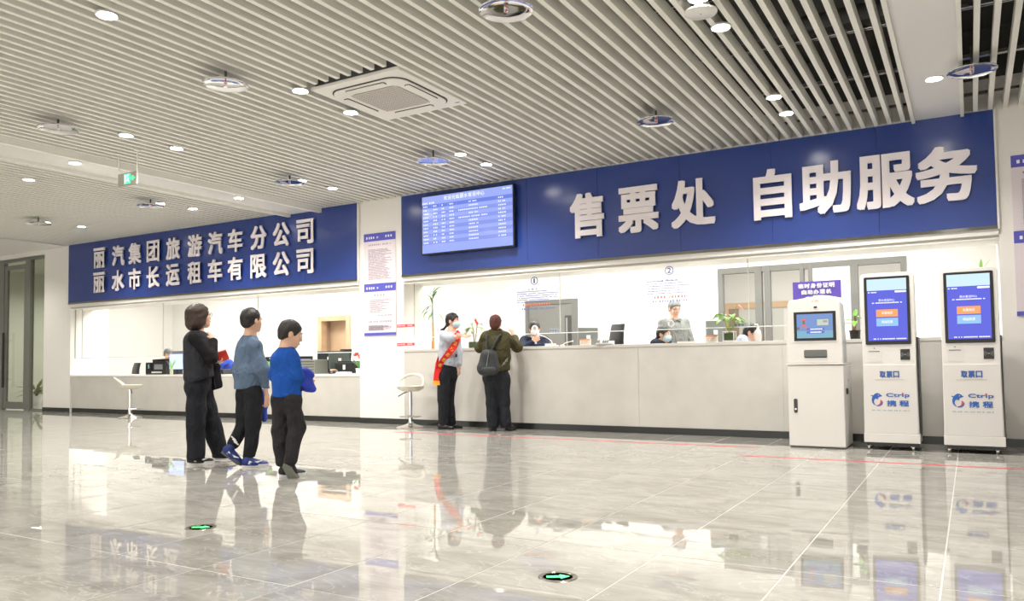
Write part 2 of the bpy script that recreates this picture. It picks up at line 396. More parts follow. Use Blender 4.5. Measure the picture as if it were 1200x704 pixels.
# wooden doorway of the left office: frame, recess and closed leaf
dr = MB(); fw = .09
dr.box(dL0-.02, dL0+fw, YB-.03, YB+.15, 0, dz+.02); dr.box(dL1-fw, dL1+.02, YB-.03, YB+.15, 0, dz+.02); dr.box(dL0+fw, dL1-fw, YB-.03, YB+.15, dz-fw, dz+.02)
d1 = struct('door_1', dr, M_wood)
MB().box(dL0, dL1, YB+.32, YB+.36, 0, dz).build('door_leaf', mat('wood_leaf', (.66, .47, .31), .4, noise=(3, .06)), d1)
MB().box(dL0-.02, dL0+.03, YB+.15, YB+.36, 0, dz).box(dL1-.03, dL1+.02, YB+.15, YB+.36, 0, dz).box(dL0, dL1, YB+.15, YB+.36, dz-.03, dz+.05).build('door_reveal', mat('wood_reveal', (.50, .37, .27), .5), d1)
# grey security door behind ticket window 1
x0, z1 = PX(617, 353, YB); x1 = PX(677, 353, YB)[0]
g1 = struct('door_2', MB().box(x0, x0+.06, YB-.06, YB, 0, z1).box(x1-.1, x1, YB-.06, YB, 0, z1).box(x0+.06, x1-.1, YB-.06, YB, z1-.08, z1), M_alu)
MB().box(x0+.06, x1-.1, YB-.035, YB, 0, z1-.08).build('door_leaf', mat('grey_door', (.19, .19, .18), .4), g1)
sx = PX(667, 360, YB)[0]
MB().box(sx-.07, sx+.07, YB-.045, YB-.03, .9, z1-.3).build('vision_panel', mat('slot_dark', (.05, .05, .05), .3), g1)
MB().box(sx-.05, sx-.015, YB-.05, YB-.04, .95, z1-.34).build('vision_glass', mat('slot_light', (.28, .28, .27), .3), g1)
MB().box(sx+.14, sx+.19, YB-.08, YB-.03, .95, 1.2).build('door_handle', M_chrome, g1)
# aluminium window in the office back wall
wn = struct('window_1', MB().box(wx0, wx0+.08, YB-.02, YB+.1, wzb, wt).box(wx1-.08, wx1, YB-.02, YB+.1, wzb, wt).box(wx0+.08, wx1-.08, YB-.02, YB+.1, wt-.09, wt).box(wx0+.08, wx1-.08, YB-.02, YB+.1, wzb, wzb+.08), M_alu)
for a, b_ in ((885, 893), (896, 903), (938, 942.5), (948, 953), (997, 1006)):
    xa, xb = PX(a, 340, YB)[0], PX(b_, 340, YB)[0]
    MB().box(xa, xb, YB-.03, YB+.08, wzb, wt).build('mullion', M_alu, wn)
xa, xb = PX(953, 340, YB)[0], PX(997, 340, YB)[0]
MB().box(xa, xb, YB-.01, YB+.02, wzb, wt-.06).build('white_panel', M_inner, wn)
MB().box(wx0, PX(953, 340, YB)[0], YB+.04, YB+.05, wzb, wt).build('window_pane', M_glass, wn)
# room behind that window
YR = 16.2
struct('back_room_wall', MB().box(-9, 3.4, YR, YR+.1, 0, 3.1), mat('back_room_paint', (.70, .68, .66), .5))
struct('back_room_side_wall', MB().box(-6.2, -6.1, YB+.15, YR, 0, 3.1), M_inner)
struct('back_room_ceiling', MB().box(-6.2, 3.4, YB+.15, YR, 3.05, 3.15), M_inner)
a = rect(846, 356, 897, 480, YR)
d3 = struct('door_3', MB().box(a[0], a[0]+.14, YR-.05, YR, 0, a[3]).box(a[0]+.14, a[1]+.5, YR-.05, YR, a[3]-.12, a[3]), mat('orange_wood', (.60, .40, .24), .45))
b = rect(851, 361.5, 869, 480, YR)
MB().box(b[0], b[1], YR-.02, YR+.0, 0, b[3]).build('door_leaf', mat('brown_leaf', (.30, .22, .16), .5), d3)
MB().box(b[1], a[1]+.4, YR-.02, YR, 0, b[3]).build('side_panel', mat('pale_panel', (.55, .54, .50), .5), d3)
# ================================================================ corridor behind the glass door
M_corr = mat('corridor_paint', (.42, .43, .37), .5)
cw = MB().box(-22, -17.5, 14.9, 15, 0, 3.6)
struct('wall_corridor_end', cw, M_corr); struct('wall_corridor_left', MB().box(-22.2, -22.0, D+.3, 15, 0, 3.6), M_corr)
struct('wall_corridor_right', MB().box(-17.60, -17.5, D+.84, 15, 0, 3.6), M_corr); struct('corridor_ceiling', MB().box(-22.2, -17.39, D+.3, 15, 3.5, 3.6), M_corr)
a = rect(41, 372, 51, 470, 14.8)
struct('door_4', MB().box(a[0], a[1]+.5, 14.84, 14.9, 0, a[3]), mat('pale_blue_door', (.45, .55, .56), .5))
for q, (u0, v0, u1, v1) in enumerate(((5, 386, 20, 391), (5, 395, 20, 401))):
    a = rect(u0, v0, u1, v1, 14.8)
    tag(MB().box(a[0], a[1], 14.87, 14.9, a[2], a[3]).build('wall_notice', mat('notice_grey', (.24, .27, .32), .5)), ('upper' if q == 0 else 'lower')+' grey notice board on the corridor wall behind the glass door', 'notice')
a = rect(44, 340, 51, 345, 13.5)
e = thing('exit_sign', 'small green lit exit sign seen through the glass door', 'exit sign', (a[0], 13.5, a[2]))
MB().box(0, a[1]-a[0], 0, .03, 0, a[3]-a[2]).build('sign_face', mat('exit_green', (.02, .75, .18), .4, emit=.9), e)
MB().box(.1, .11, .01, .02, a[3]-a[2], 3.5-a[2]).build('hanger', M_grey, e)
for u, v in ((9, 334), (9, 346), (38, 347)):
    p = onZ(u, v, 3.44)
    if p[1] < 14.8:
        MB().box(-.01, .01, -.01, .01, 0, .05)
        tag(MB().box(-.25, .25, -.06, .06, 0, .05).build('corridor_light', mat('corridor_lamp', (.9, .95, 1), emit=5), loc=(p[0], p[1], 3.448)), {334: 'upper white strip light over the glass door leaf', 346: 'lower white strip light over the glass door leaf', 347: 'white strip light behind the fixed glass pane'}[v], 'ceiling light')
# glass door
gx = [PX(u, 400)[0] for u in (-30, 1.5, 5, 27, 33, 51.2)]; gt = 3.40
gd = struct('door_5', MB().box(-22, -17.39, D+.04, D+.12, gt-.06, gt).box(gx[3], gx[4], D+.03, D+.12, 0, gt-.06).box(gx[1]-.25, gx[2]-.12, D+.04, D+.12, 0, gt-.06), M_frame)
lf = MB(); lt = gt-.13
lf.box(gx[1]-.05, gx[2], D+.05, D+.10, .02, lt).box(gx[3]-.07, gx[3]-.01, D+.05, D+.10, .02, lt).box(gx[2], gx[3]-.07, D+.05, D+.10, lt-.1, lt).box(gx[2], gx[3]-.07, D+.05, D+.10, .02, .18)
lf.build('door_leaf', M_frame, gd)
MB().box(gx[2], gx[3]-.07, D+.07, D+.08, .18, lt-.1).build('leaf_glass', M_glassd, gd)
MB().box(gx[4], -17.39, D+.07, D+.08, .04, gt-.06).build('fixed_pane', M_glassd, gd)
MB().box(gx[4], -17.39, D+.05, D+.10, .0, .04).build('floor_channel', M_frame, gd)
hx, hz1 = PX(6.2, 390); hz0 = PX(6.2, 454)[1]
h = MB().tube([(hx, D-.04, hz0), (hx, D-.04, hz1)], .028, 10).build('pull_handle', M_dark, gd, smooth=True)
for zz in (hz0+.18, hz1-.18): MB().tube([(hx-.14, D+.05, zz), (hx, D-.04, zz)], .018, 8).build('handle_post', M_dark, gd, smooth=True)
# ================================================================ counters
ct = thing('ticket_counter', 'long pale stone ticket counter under the blue ticket office sign', 'counter', (0, 0, 0))
MB().box(-7.526, .286, D-.002, D+.06, .085, 1.11).build('front_panel', M_counter, ct)
MB().box(-7.526, .286, D-.012, D+.12+.0, 1.11, 1.15).build('counter_top', M_counter, ct, bevel=.004)
MB().box(-7.526, .286, D+.06, D+.10, 0, 1.11).build('back_panel', M_inner, ct)
sd_ = thing('staff_desk', 'low white staff desk hidden behind the high ticket counter', 'desk', (0, 0, 0))
MB().box(-7.0, .2, D+.13, D+.56, .92, .95).build('desk_top', M_inner, sd_)
for xx_ in (-7.0, -3.4, .16): MB().box(xx_, xx_+.04, D+.13, D+.56, .25, .92).build('desk_support', M_inner, sd_)
for sxx in (-5.62, -3.72, -1.92): MB().box(sxx-.0015, sxx+.0015, D-.0045, D, .085, 1.11).build('panel_joint', mat('joint_line', (.45, .43, .39), .5), ct)  # thin darker strips at the stone panel joints
cl = thing('service_counter', 'low pale stone service counter under the sign of two text rows', 'counter', (0, 0, 0))
LT = .775
MB().prism([(D, LT-.04), (D+.05, .085), (D+.10, .085), (D+.10, LT-.04)], 'x', -16.388, -8.424).build('front_panel', M_counter, cl)
MB().box(-16.386, -8.426, D-.008, D+.85, LT-.04, LT).build('counter_top', mat('counter_white', (.74, .72, .69), .3), cl, bevel=.004)
MB().box(-16.3, -16.26, D+.1, D+.8, 0, LT-.04).box(-8.5, -8.46, D+.1, D+.8, 0, LT-.04).build('counter_leg', M_inner, cl)
# ================================================================ glazing over the counters
GY = D+.10
def glazing(name, label, xs_, z0, z1):
    t = thing(name, label, 'glass screen', (0, 0, 0))
    for a, b_ in zip(xs_[:-1], xs_[1:]):
        MB().box(a+.004, b_-.004, GY, GY+.01, z0, z1).build('glass_pane', M_glass, t)
    for a in xs_[1:-1]: MB().box(a-.004, a+.004, GY-.003, GY+.013, z0, z1).build('joint_strip', mat('sealant', (.62, .64, .60), .4), t)
    MB().box(xs_[0], xs_[-1], GY-.002, GY+.012, z0-.012, z0).build('lower_edge', mat('glass_edge', (.80, .84, .84), .25), t)
    MB().box(xs_[0]-.004, xs_[0]+.003, GY-.002, GY+.012, z0, z1).build('side_edge', mat('glass_edge_green', (.40, .45, .38), .25), t)
    return t
gxs = [PX(485.5, 370, GY)[0], PX(656, 350, GY)[0], PX(877, 350, GY)[0], .285]
gz = PX(760, 386, GY)[1]
gl = glazing('glass_screen', 'clear glass screen hanging above the ticket counter', gxs, gz, HZ)
gz2 = PX(150, 418, GY)[1]
glazing('glass_screen', 'clear glass screen hanging above the low service counter', [-16.38, PX(96, 400, GY)[0], PX(191, 400, GY)[0], PX(302, 380, GY)[0], -8.43], gz2, HZ)
# speaking rings in the glass
for (u, v), lab in (((626.6, 384.5), 'white speaking ring in the glass over the navy jacket by the grey door'), ((786.5, 379.2), 'white speaking ring in the glass in front of the standing man')):
    X_, Z_ = PX(u, v, GY)
    r_ = thing('speaking_ring', lab, 'speaking hole', (X_, GY-.002, Z_), 0, 'speaking holes in the ticket glass')
    pts = [(.034*math.cos(k*math.pi/12), 0, .034*math.sin(k*math.pi/12)) for k in range(24)]
    MB().tube(pts, .011, 8, closed=True).build('ring', M_prwhite, r_, smooth=True)
    MB().lathe([(0, 0), (.026, 0), (.026, .003), (0, .003)], 16, M=Matrix.Rotation(math.pi/2, 3, 'X')).build('grille', mat('ring_grille', (.45, .46, .46), .4), r_)
# printed notices on the glass
def window_notice(num, uc, vc, label, blocks):
    X_, Z_ = PX(uc, vc, GY); Y_ = GY-.009
    t = thing('window_notice', label, 'notice', (X_, Y_, Z_), 0, 'printed notices on the ticket glass')
    pts = [(.052*math.cos(k*math.pi/14), 0, .052*math.sin(k*math.pi/14)) for k in range(28)]
    mb = MB(); mb.tube(pts, .006, 6, closed=True); nw_ = .026 if num == '1' else .052; add_text(mb, num, -nw_/2, -.002, -.034, nw_, .068, .002, .002); mb.build('window_number', M_inkb, t)
    mb = MB()
    for k, ch in enumerate('温馨提示'): add_text(mb, ch, -.11+.062*k, 0, -.135, .036, .036, .002)
    mb.build('notice_heading', M_inkb, t)
    for (u0, v0, u1, v1, rows, m_, hh) in blocks:
        a0 = PX(u0, v0, GY); a1 = PX(u1, v1, GY); mb = MB()
        text_lines(mb, a0[0]-X_, a1[0]-X_, a1[1]-Z_, a0[1]-Z_, rows, 0, hh, int(u0)+rows, .35 if rows > 1 else 0); tag(mb.build('print', m_, t), kind='stuff')
    return t
window_notice('1', 626.5, 329, 'blue and red printed notice under circled number one on the glass', [(606, 341.5, 657, 353, 6, M_inkb, .016), (613, 354.5, 645, 359, 1, M_inkr, .03), (612, 359.5, 650, 363.5, 1, M_inkb, .024)])
window_notice('2', 784.5, 317, 'blue and red printed notice under circled number two on the glass', [(758, 329, 815, 343, 6, M_inkb, .016), (767, 345.5, 806, 350, 1, M_inkr, .03), (765, 350.5, 808, 354.5, 1, M_inkb, .024)])
for (u0, v0, u1, v1), lab in (((644, 385.3, 656, 388.9), 'small blue lettered sticker at the glass edge over the grey door'), ((860.5, 379, 877, 382.4), 'small blue lettered sticker at the glass edge over the red anthurium')):
    a = rect(u0, v0, u1, v1, GY); st = thing('window_sticker', lab, 'sticker', (a[0], GY-.003, a[2]), 0, 'stickers at the glass edge')
    MB().box(0, a[1]-a[0], 0, .002, 0, a[3]-a[2]).build('sticker_sheet', mat('sticker_clear', (.60, .63, .60), .5), st)
    mb = MB(); s_ = (a[1]-a[0])/4
    for k, ch in enumerate('售票窗口'): add_text(mb, ch, s_*(k+.12), -.002, .004, s_*.7, (a[3]-a[2])*.8, .002)
    mb.build('sticker_text', M_inkb, st)
# ================================================================ blue sign boards
def sign_board(label, x0, x1, z0, z1, seams, chars, joint_y=-.10):
    t = thing('sign_board', label, 'sign', (x0, D+.02, z0))
    ed = [x0]+seams+[x1]
    for a, b_ in zip(ed[:-1], ed[1:]):
        MB().box(a-x0+.0015, b_-x0-.0015, -.07, 0, .035, z1-z0).build('sign_panel', M_blue, t)
    MB().box(0, x1-x0, -.075, 0, 0, .035).build('bottom_trim', mat('dark_chrome', (.30, .29, .26), .08, 1.), t)
    MB().box(0, x1-x0, -.06, 0, z1-z0, z1-z0+.022).build('top_trim', M_white, t)
    MB().box(-.018, 0, -.07, 0, 0, z1-z0).build('side_trim', M_white, t); MB().box(x1-x0, x1-x0+.018, -.07, 0, 0, z1-z0).build('side_trim', M_white, t)
    for ch, xc, zc, w_, h_, off in chars:
        mb = MB(); add_text(mb, ch, xc-w_/2-x0, -.073-.022, zc-h_/2-z0, w_, h_, .022, off); mb.build('letter', M_letter, t)
    return t
rows = []
for k, (c1, c2) in enumerate(zip('丽汽集团旅游汽车分公司', '丽水市长运租车有限公司')):
    xc = PX([121.5, 143.5, 163, 184.5, 207.5, 233, 257, 280.5, 307.5, 334, 362][k], 285)[0]
    rows.append((c1, xc, 3.155, .385, .41, .011)); rows.append((c2, xc, 2.655, .385, .41, .011))
sign_board('long blue company sign with two rows of white characters', -16.40, -8.425, 2.26, 3.515, [-16.40+1.139*k for k in range(1, 7)], rows)
big = []
for ch, u0, u1, w_ in (('售', 671, 710, .50), ('票', 727.5, 773, .55), ('处', 788, 840, .56), ('自', 884, 930, .44), ('助', 939, 997, .56), ('服', 1005, 1071, .58), ('务', 1076, 1143, .58)):
    big.append((ch, PX((u0+u1)/2, 225)[0], 2.885, w_, .60, .019))
sign_board('long blue ticket office sign with one row of large white characters', -7.53, .285, 2.26, 3.515, [-6.42, -5.31, -4.23, -3.10, -1.98, -.83], big)
def screen_mat(name, col, s):
    if name in MATS: return MATS[name]
    m = mat(name, (.01, .01, .012), .14); b = m.node_tree.nodes['Principled BSDF']
    b.inputs['Emission Color'].default_value = tuple(col)+(1,); b.inputs['Emission Strength'].default_value = s*.5
    return m
# ================================================================ departure screen
a = (-7.065, -5.455, 2.55, 3.44); tv = thing('departure_screen', 'bright blue departure screen mounted on the big blue sign', 'screen', (a[0], D-.10, a[2]))
W_, H_ = a[1]-a[0], a[3]-a[2]
MB().box(0, W_, -.06, 0, 0, H_).build('housing', M_dark, tv, bevel=.004)
MB().box(.5, 1.1, 0, .05, .2, .6).build('wall_bracket', M_grey, tv)
def emis(name, col, s): return screen_mat(name, col, s)
E1 = emis('screen_periwinkle', (.36, .45, .98), .98); E2 = emis('screen_band', (.17, .25, .85), .95); E3 = emis('screen_white', (.92, .95, 1), 1.25); E4 = emis('screen_pale', (.42, .50, .98), .95)
MB().box(.02, W_-.02, -.063, -.06, .02, H_-.02).build('display', E1, tv)
mb = MB(); xx = .42
for k, ch in enumerate('欢迎光临丽水客运中心'): add_text(mb, ch, xx+.072*k, -.066, H_-.105, .06, .062, .002)
mb.build('display_title', E3, tv); mb = MB()
text_lines(mb, .03, .25, H_-.14, H_-.10, 1, -.063, .026, 3, 0); mb.build('display_date', E3, tv); mb = MB(); text_lines(mb, W_-.18, W_-.05, H_-.07, H_-.04, 1, -.063, .016, 3, 0); mb.build('display_clock', E3, tv)
top = H_-.145; rh = (top-.12)/11.5
for k in range(11):
    if k % 2 == 0: MB().box(.02, W_-.02, -.0645, -.063, top-rh*(k+1), top-rh*k).build('table_band', E2 if k == 0 else emis('screen_band2', (.27, .35, .93), .95), tv)
mb = MB()
cols = [(.05, .14), (.23, .30), (.38, .44), (.52, .60), (.86, 1.02), (1.36, 1.48)]
for k in range(11):
    zc = top-rh*(k+.5)
    for q, (c0, c1) in enumerate(cols):
        w1 = (c1-c0)*(1 if k else .8); xs0 = c0
        if q == 4 and k in (2, 4): xs0 = .68; w1 = .5
        text_lines(mb, xs0, xs0+w1, zc-.012, zc+.012, 1, -.0645, .02, k*7+q, 0)
tag(mb.build('table_text', E3, tv), kind='stuff')
mb = MB()
for c in (.19, .34, .49, .64, 1.33): mb.box(c-.0015, c+.0015, -.0655, -.0635, .12, top)
mb.build('column_line', E4, tv)
# ================================================================ rule posters on the pillars
def rule_poster(label, x0, w_, z0, z1, head, seedv, second):
    t = thing('wall_poster', label, 'poster', (x0, D-.001, z0))
    H = z1-z0
    MB().box(0, w_, -.012, 0, 0, H).build('poster_sheet', M_paper, t)
    b1 = .125
    MB().box(0, w_, -.014, -.012, H-b1, H).build('blue_band', M_purpleblue, t)
    if not second: MB().box(0, w_, -.014, -.012, 0, .045).build('blue_band', M_purpleblue, t)
    mb = MB(); text_lines(mb, .05, .17, H-b1*.72, H-b1*.38, 1, -.014, .036, 1, 0); text_lines(mb, .19, .30, H-b1*.70, H-b1*.40, 1, -.014, .03, 2, 0); text_lines(mb, w_-.2, w_-.05, H-b1*.66, H-b1*.34, 1, -.014, .034, 5, 0); mb.build('band_lettering', M_prwhite, t)
    mb = MB()
    if second:
        text_lines(mb, .10, w_-.10, H-.20, H-.17, 1, -.012, .024, 8, 0); text_lines(mb, .09, w_-.08, .06, H-.25, 24, -.012, .013, seedv, .4)
    else:
        for k in range(4): text_lines(mb, .21+.06*k, .24+.06*k, H-.20, H-.17, 1, -.012, .028, 8, 0)
        text_lines(mb, .12, w_-.08, H-.46, H-.25, 9, -.012, .012, seedv, .5); text_lines(mb, .28, w_-.08, H-.52, H-.49, 1, -.012, .013, 5, 0)
        text_lines(mb, .10, w_-.08, H-.62, H-.58, 1, -.012, .026, 9, 0); text_lines(mb, .09, w_-.08, .08, H-.66, 9, -.012, .012, seedv+1, .4)
    tag(mb.build('small_print', M_ink, t), kind='stuff')
    return t
pz = [PX(445, v)[1] for v in (272.8, 331.8, 393)]
rule_poster('upper rules poster on the pillar between the two counters', -8.315, .64, pz[1], pz[0], None, 11, True)
rule_poster('lower rules poster on the pillar between the two counters', -8.315, .64, pz[2], pz[1]-.003, None, 14, False)
qx = PX(1186, 230)[0]
qz = [PX(v[0], v[1])[1] for v in ((1184, 183), (1188, 271), (1193, 370))]
rule_poster('upper rules poster cut by the right edge of the picture', qx, .64, qz[1], qz[0], None, 21, True)
rule_poster('lower rules poster cut by the right edge of the picture', qx, .64, qz[2], qz[1]-.003, None, 24, False)
for v, lab in ((381.5, 'upper red and white warning strip beside the pillar poster'), (403.4, 'lower red and white warning strip beside the pillar poster')):
    a = rect(465.3, v-1.6, 485.8, v+1.2, D-.004); s_ = thing('warning_strip', lab, 'warning strip', (a[0], D-.004, a[2]), 0, 'warning strips beside the pillar'); L_ = a[1]-a[0]; h_ = a[3]-a[2]
    h_ = .042
    MB().box(0, L_, -.002, .002, 0, h_).build('strip', M_tape, s_)
    MB().box(.01, .16, -.003, -.002, h_*.3, h_*.7).box(.2, L_-.04, -.003, -.002, h_*.3, h_*.7).build('strip_lettering', mat('strip_pink', (.9, .5, .5), .5), s_)
# ================================================================ red floor tapes
M_tp = mat('floor_tape', (.75, .10, .12), .3)
tag(MB().box(PX(515, 400)[0]+.0, -2.0, 8.52, 8.56, 0, .002).build('floor_tape', M_tp), 'long red floor line in front of the ticket counter', 'floor tape')
tag(MB().box(-2.0, 2.5, 7.765, 7.81, 0, .002).build('floor_tape', M_tp), 'red floor line in front of the three machines', 'floor tape')
# ================================================================ floor guide lights
for (x_, y_), lab in (((-1.60, 3.115), 'green arrow light sunk in the floor at the bottom centre'), ((-3.93, 3.09), 'green arrow light sunk in the floor at the lower left')):
    t = thing('floor_guide_light', lab, 'floor light', (x_, y_, 0), 0, 'guide lights sunk in the floor')
    MB().lathe([(.066, .001), (.068, .003), (.086, .003), (.089, .0)], 28).build('steel_ring', mat('ring_steel', (.52, .47, .38), .25, 1.), t, smooth=True)
    MB().lathe([(0, .001), (.066, .001), (.066, .0)], 28).build('glass_disc', mat('light_glass', (.30, .32, .28), .1) if x_ > -2 else mat('light_glass_dark', (.03, .03, .03), .1), t)
    mb = MB(); mb.prism([(-.05, -.014), (.01, -.014), (.01, -.034), (.052, 0), (.01, .034), (.01, .014), (-.05, .014)], 'z', .001, .003)
    mb.build('arrow', mat('arrow_green', (.12, .85, .30), .3, emit=.7), t, rot=(0, 0, .55))
# ================================================================ sprinklers with collector dishes
def dish(x, y, label, z=3.42):
    t = thing('sprinkler_dish', label, 'sprinkler', (x, y, z), 0, 'chrome sprinkler dishes under the slats')
    R = .19
    prof = [(0, .010), (.06, .0098), (.12, .0085), (.165, .004), (.182, -.003), (.190, -.006), (.195, -.001), (.190, .006), (.168, .014), (.12, .022), (.06, .028), (0, .030)]
    MB().lathe(prof, 40).build('collector_dish', mat('dish_chrome', (.72, .72, .74), .05, 1.), t, smooth=True)
    MB().tube([(0, 0, .02), (0, 0, .22)], .011, 8).build('drop_pipe', M_pipe, t)
    s = MB(); s.lathe([(.014, .012), (.016, .006), (.011, .004)], 12); s.tube([(.011, 0, .012), (.016, 0, -.005), (0, 0, -.02)], .003, 6); s.tube([(-.011, 0, .012), (-.016, 0, -.005), (0, 0, -.02)], .003, 6); s.lathe([(0, -.024), (.018, -.024), (.018, -.021), (0, -.021)], 12)
    s.build('sprinkler_head', M_chrome, t, smooth=True)
    MB().tube([(0, 0, .010), (0, 0, -.018)], .004, 8).build('glass_bulb', mat('bulb_red', (.8, .05, .04), .1), t, smooth=True)
for x_, y_, lab in ((-2.75, 4.69, 'chrome sprinkler dish cut by the top edge of the picture'), (-5.60, 4.64, 'chrome sprinkler dish left of the ceiling cassette'),
    (-8.11, 4.60, 'chrome sprinkler dish above the exit sign near the left edge'), (-7.95, 7.66, 'chrome sprinkler dish above 分公司 beside a downlight'),
    (-10.87, 7.60, 'chrome sprinkler dish right of the exit sign beside a downlight'), (-13.80, 7.51, 'leftmost chrome sprinkler dish, near the left edge'),
    (-5.64, 7.80, 'chrome sprinkler dish reflecting blue above the departure screen'), (-2.745, 7.735, 'chrome sprinkler dish reflecting blue above 票处'), (.09, 7.85, 'large blue-reflecting sprinkler dish at the upper right by the panel')):
    dish(x_, y_, lab)
# round speaker
t = thing('ceiling_speaker', 'round white loudspeaker hanging under the slats at upper right', 'speaker', (-1.615, 5.555, 3.46))
MB().lathe([(0, -.006), (.110, -.004), (.118, .002), (.119, .012), (.085, .026), (.0, .03)], 32).build('speaker_shell', M_panel, t, smooth=True)
MB().lathe([(0, -.009), (.006, -.008), (.006, -.004)], 10).build('center_screw', M_grey, t)
MB().tube([(0, 0, .05), (0, 0, .2)], .012, 8).build('hanger', M_grey, t)
# air conditioner cassette
t = thing('air_conditioner', 'white square ceiling air conditioner cassette with rounded grille', 'air conditioner', (-4.735, 5.865, 3.50))
def rrect(w_, h_, r, n=6):
    p = []
    for cx, cz, a0 in ((w_/2-r, h_/2-r, 0), (-w_/2+r, h_/2-r, 90), (-w_/2+r, -h_/2+r, 180), (w_/2-r, -h_/2+r, 270)):
        for k in range(n+1):
            a_ = math.radians(a0+90*k/n); p.append((cx+r*math.cos(a_), cz+r*math.sin(a_)))
    return p
M_ac = mat('ac_white', (.80, .78, .74), .35)
MB().box(-.515, .515, -.54, .55, .0, .03).build('face_frame', M_ac, t, bevel=.004)
MB().box(-.44, .44, -.44, .44, .03, .30).build('housing', M_grey, t)
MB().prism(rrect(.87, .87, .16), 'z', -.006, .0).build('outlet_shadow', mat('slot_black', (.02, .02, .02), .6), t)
MB().prism(rrect(.845, .845, .15), 'z', -.016, -.006).build('inner_panel', M_ac, t)
for k in range(4):
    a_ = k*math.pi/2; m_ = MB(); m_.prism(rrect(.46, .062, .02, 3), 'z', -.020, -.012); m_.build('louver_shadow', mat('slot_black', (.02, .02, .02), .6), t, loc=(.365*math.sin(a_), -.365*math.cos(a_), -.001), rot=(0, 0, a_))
    m_ = MB(); m_.prism(rrect(.452, .050, .018, 3), 'z', -.026, -.016); m_.build('louver', M_ac, t, loc=(.366*math.sin(a_), -.366*math.cos(a_), -.0), rot=(0, 0, a_))
MB().prism(rrect(.56, .56, .08), 'z', -.020, -.016).build('grille', mat('grille_grey', (.42, .39, .37), .6), t)
mb = MB()
for i in range(-8, 9):
    mb.box(i*.032-.0055, i*.032+.0055, -.272, .272, -.024, -.020); mb.box(-.272, .272, i*.032-.0055, i*.032+.0055, -.023, -.020)
tag(mb.build('grille_mesh', mat('grille_light', (.60, .57, .54), .6), t), kind='stuff')
MB().prism(rrect(.05, .018, .008, 3), 'z', -.003, .0).build('maker_badge', mat('badge_grey', (.2, .25, .35), .4), t, loc=(.45, .47, 0))
# hanging exit sign
Ye = 5.75
a = rect(138.4, 204.5, 159.3, 214.8, Ye)
t = thing('exit_sign', 'green lit exit sign hanging on two rods from the ceiling', 'exit sign', (a[0], Ye, a[2]))
w_ = a[1]-a[0]; h_ = a[3]-a[2]+.0
MB().box(0, w_, 0, .025, 0, h_).build('sign_case', mat('sign_case', (.36, .32, .27), .4), t)
EG = mat('exit_green_bright', (.05, .80, .28), .4, emit=.9); EW = mat('exit_white', (.75, 1, .85), .4, emit=.7)
mb = MB(); mb.box(w_*.36, w_*.70, -.004, 0, h_*.12, h_*.88).build('pictogram_field', EG, t)
mb = MB(); mb.box(w_*.42, w_*.445, -.007, -.004, h_*.2, h_*.8).box(w_*.42, w_*.62, -.007, -.004, h_*.74, h_*.8); mb.ell((w_*.55, -.005, h_*.62), (.010, .004, .010)); mb.prism([(w_*.50, h_*.3), (w_*.55, h_*.5), (w_*.62, h_*.55), (w_*.60, h_*.42), (w_*.64, h_*.22), (w_*.56, h_*.35)], 'y', -.007, -.004)
mb.build('running_figure', EW, t)
mb = MB(); mb.prism([(w_*.68, h_*.44), (w_*.82, h_*.44), (w_*.80, h_*.28), (w_*.95, h_*.5), (w_*.80, h_*.72), (w_*.82, h_*.56), (w_*.68, h_*.56)], 'y', -.005, 0); mb.build('arrow', EG, t)
for k, xx in enumerate((-.004, w_+.004)):
    r_ = MB().tube([(xx, .012, h_*(1 if k == 0 else 0)), (xx, .012, CEIL-a[2])], .0075, 8).build('hanging_rod', M_white, t, smooth=True)
    MB().lathe([(.0, -.004), (.030, -.002), (.034, .008), (0, .01)], 16, c=(xx, .012, CEIL-a[2]-.01)).build('ceiling_rose', M_white, t, smooth=True)
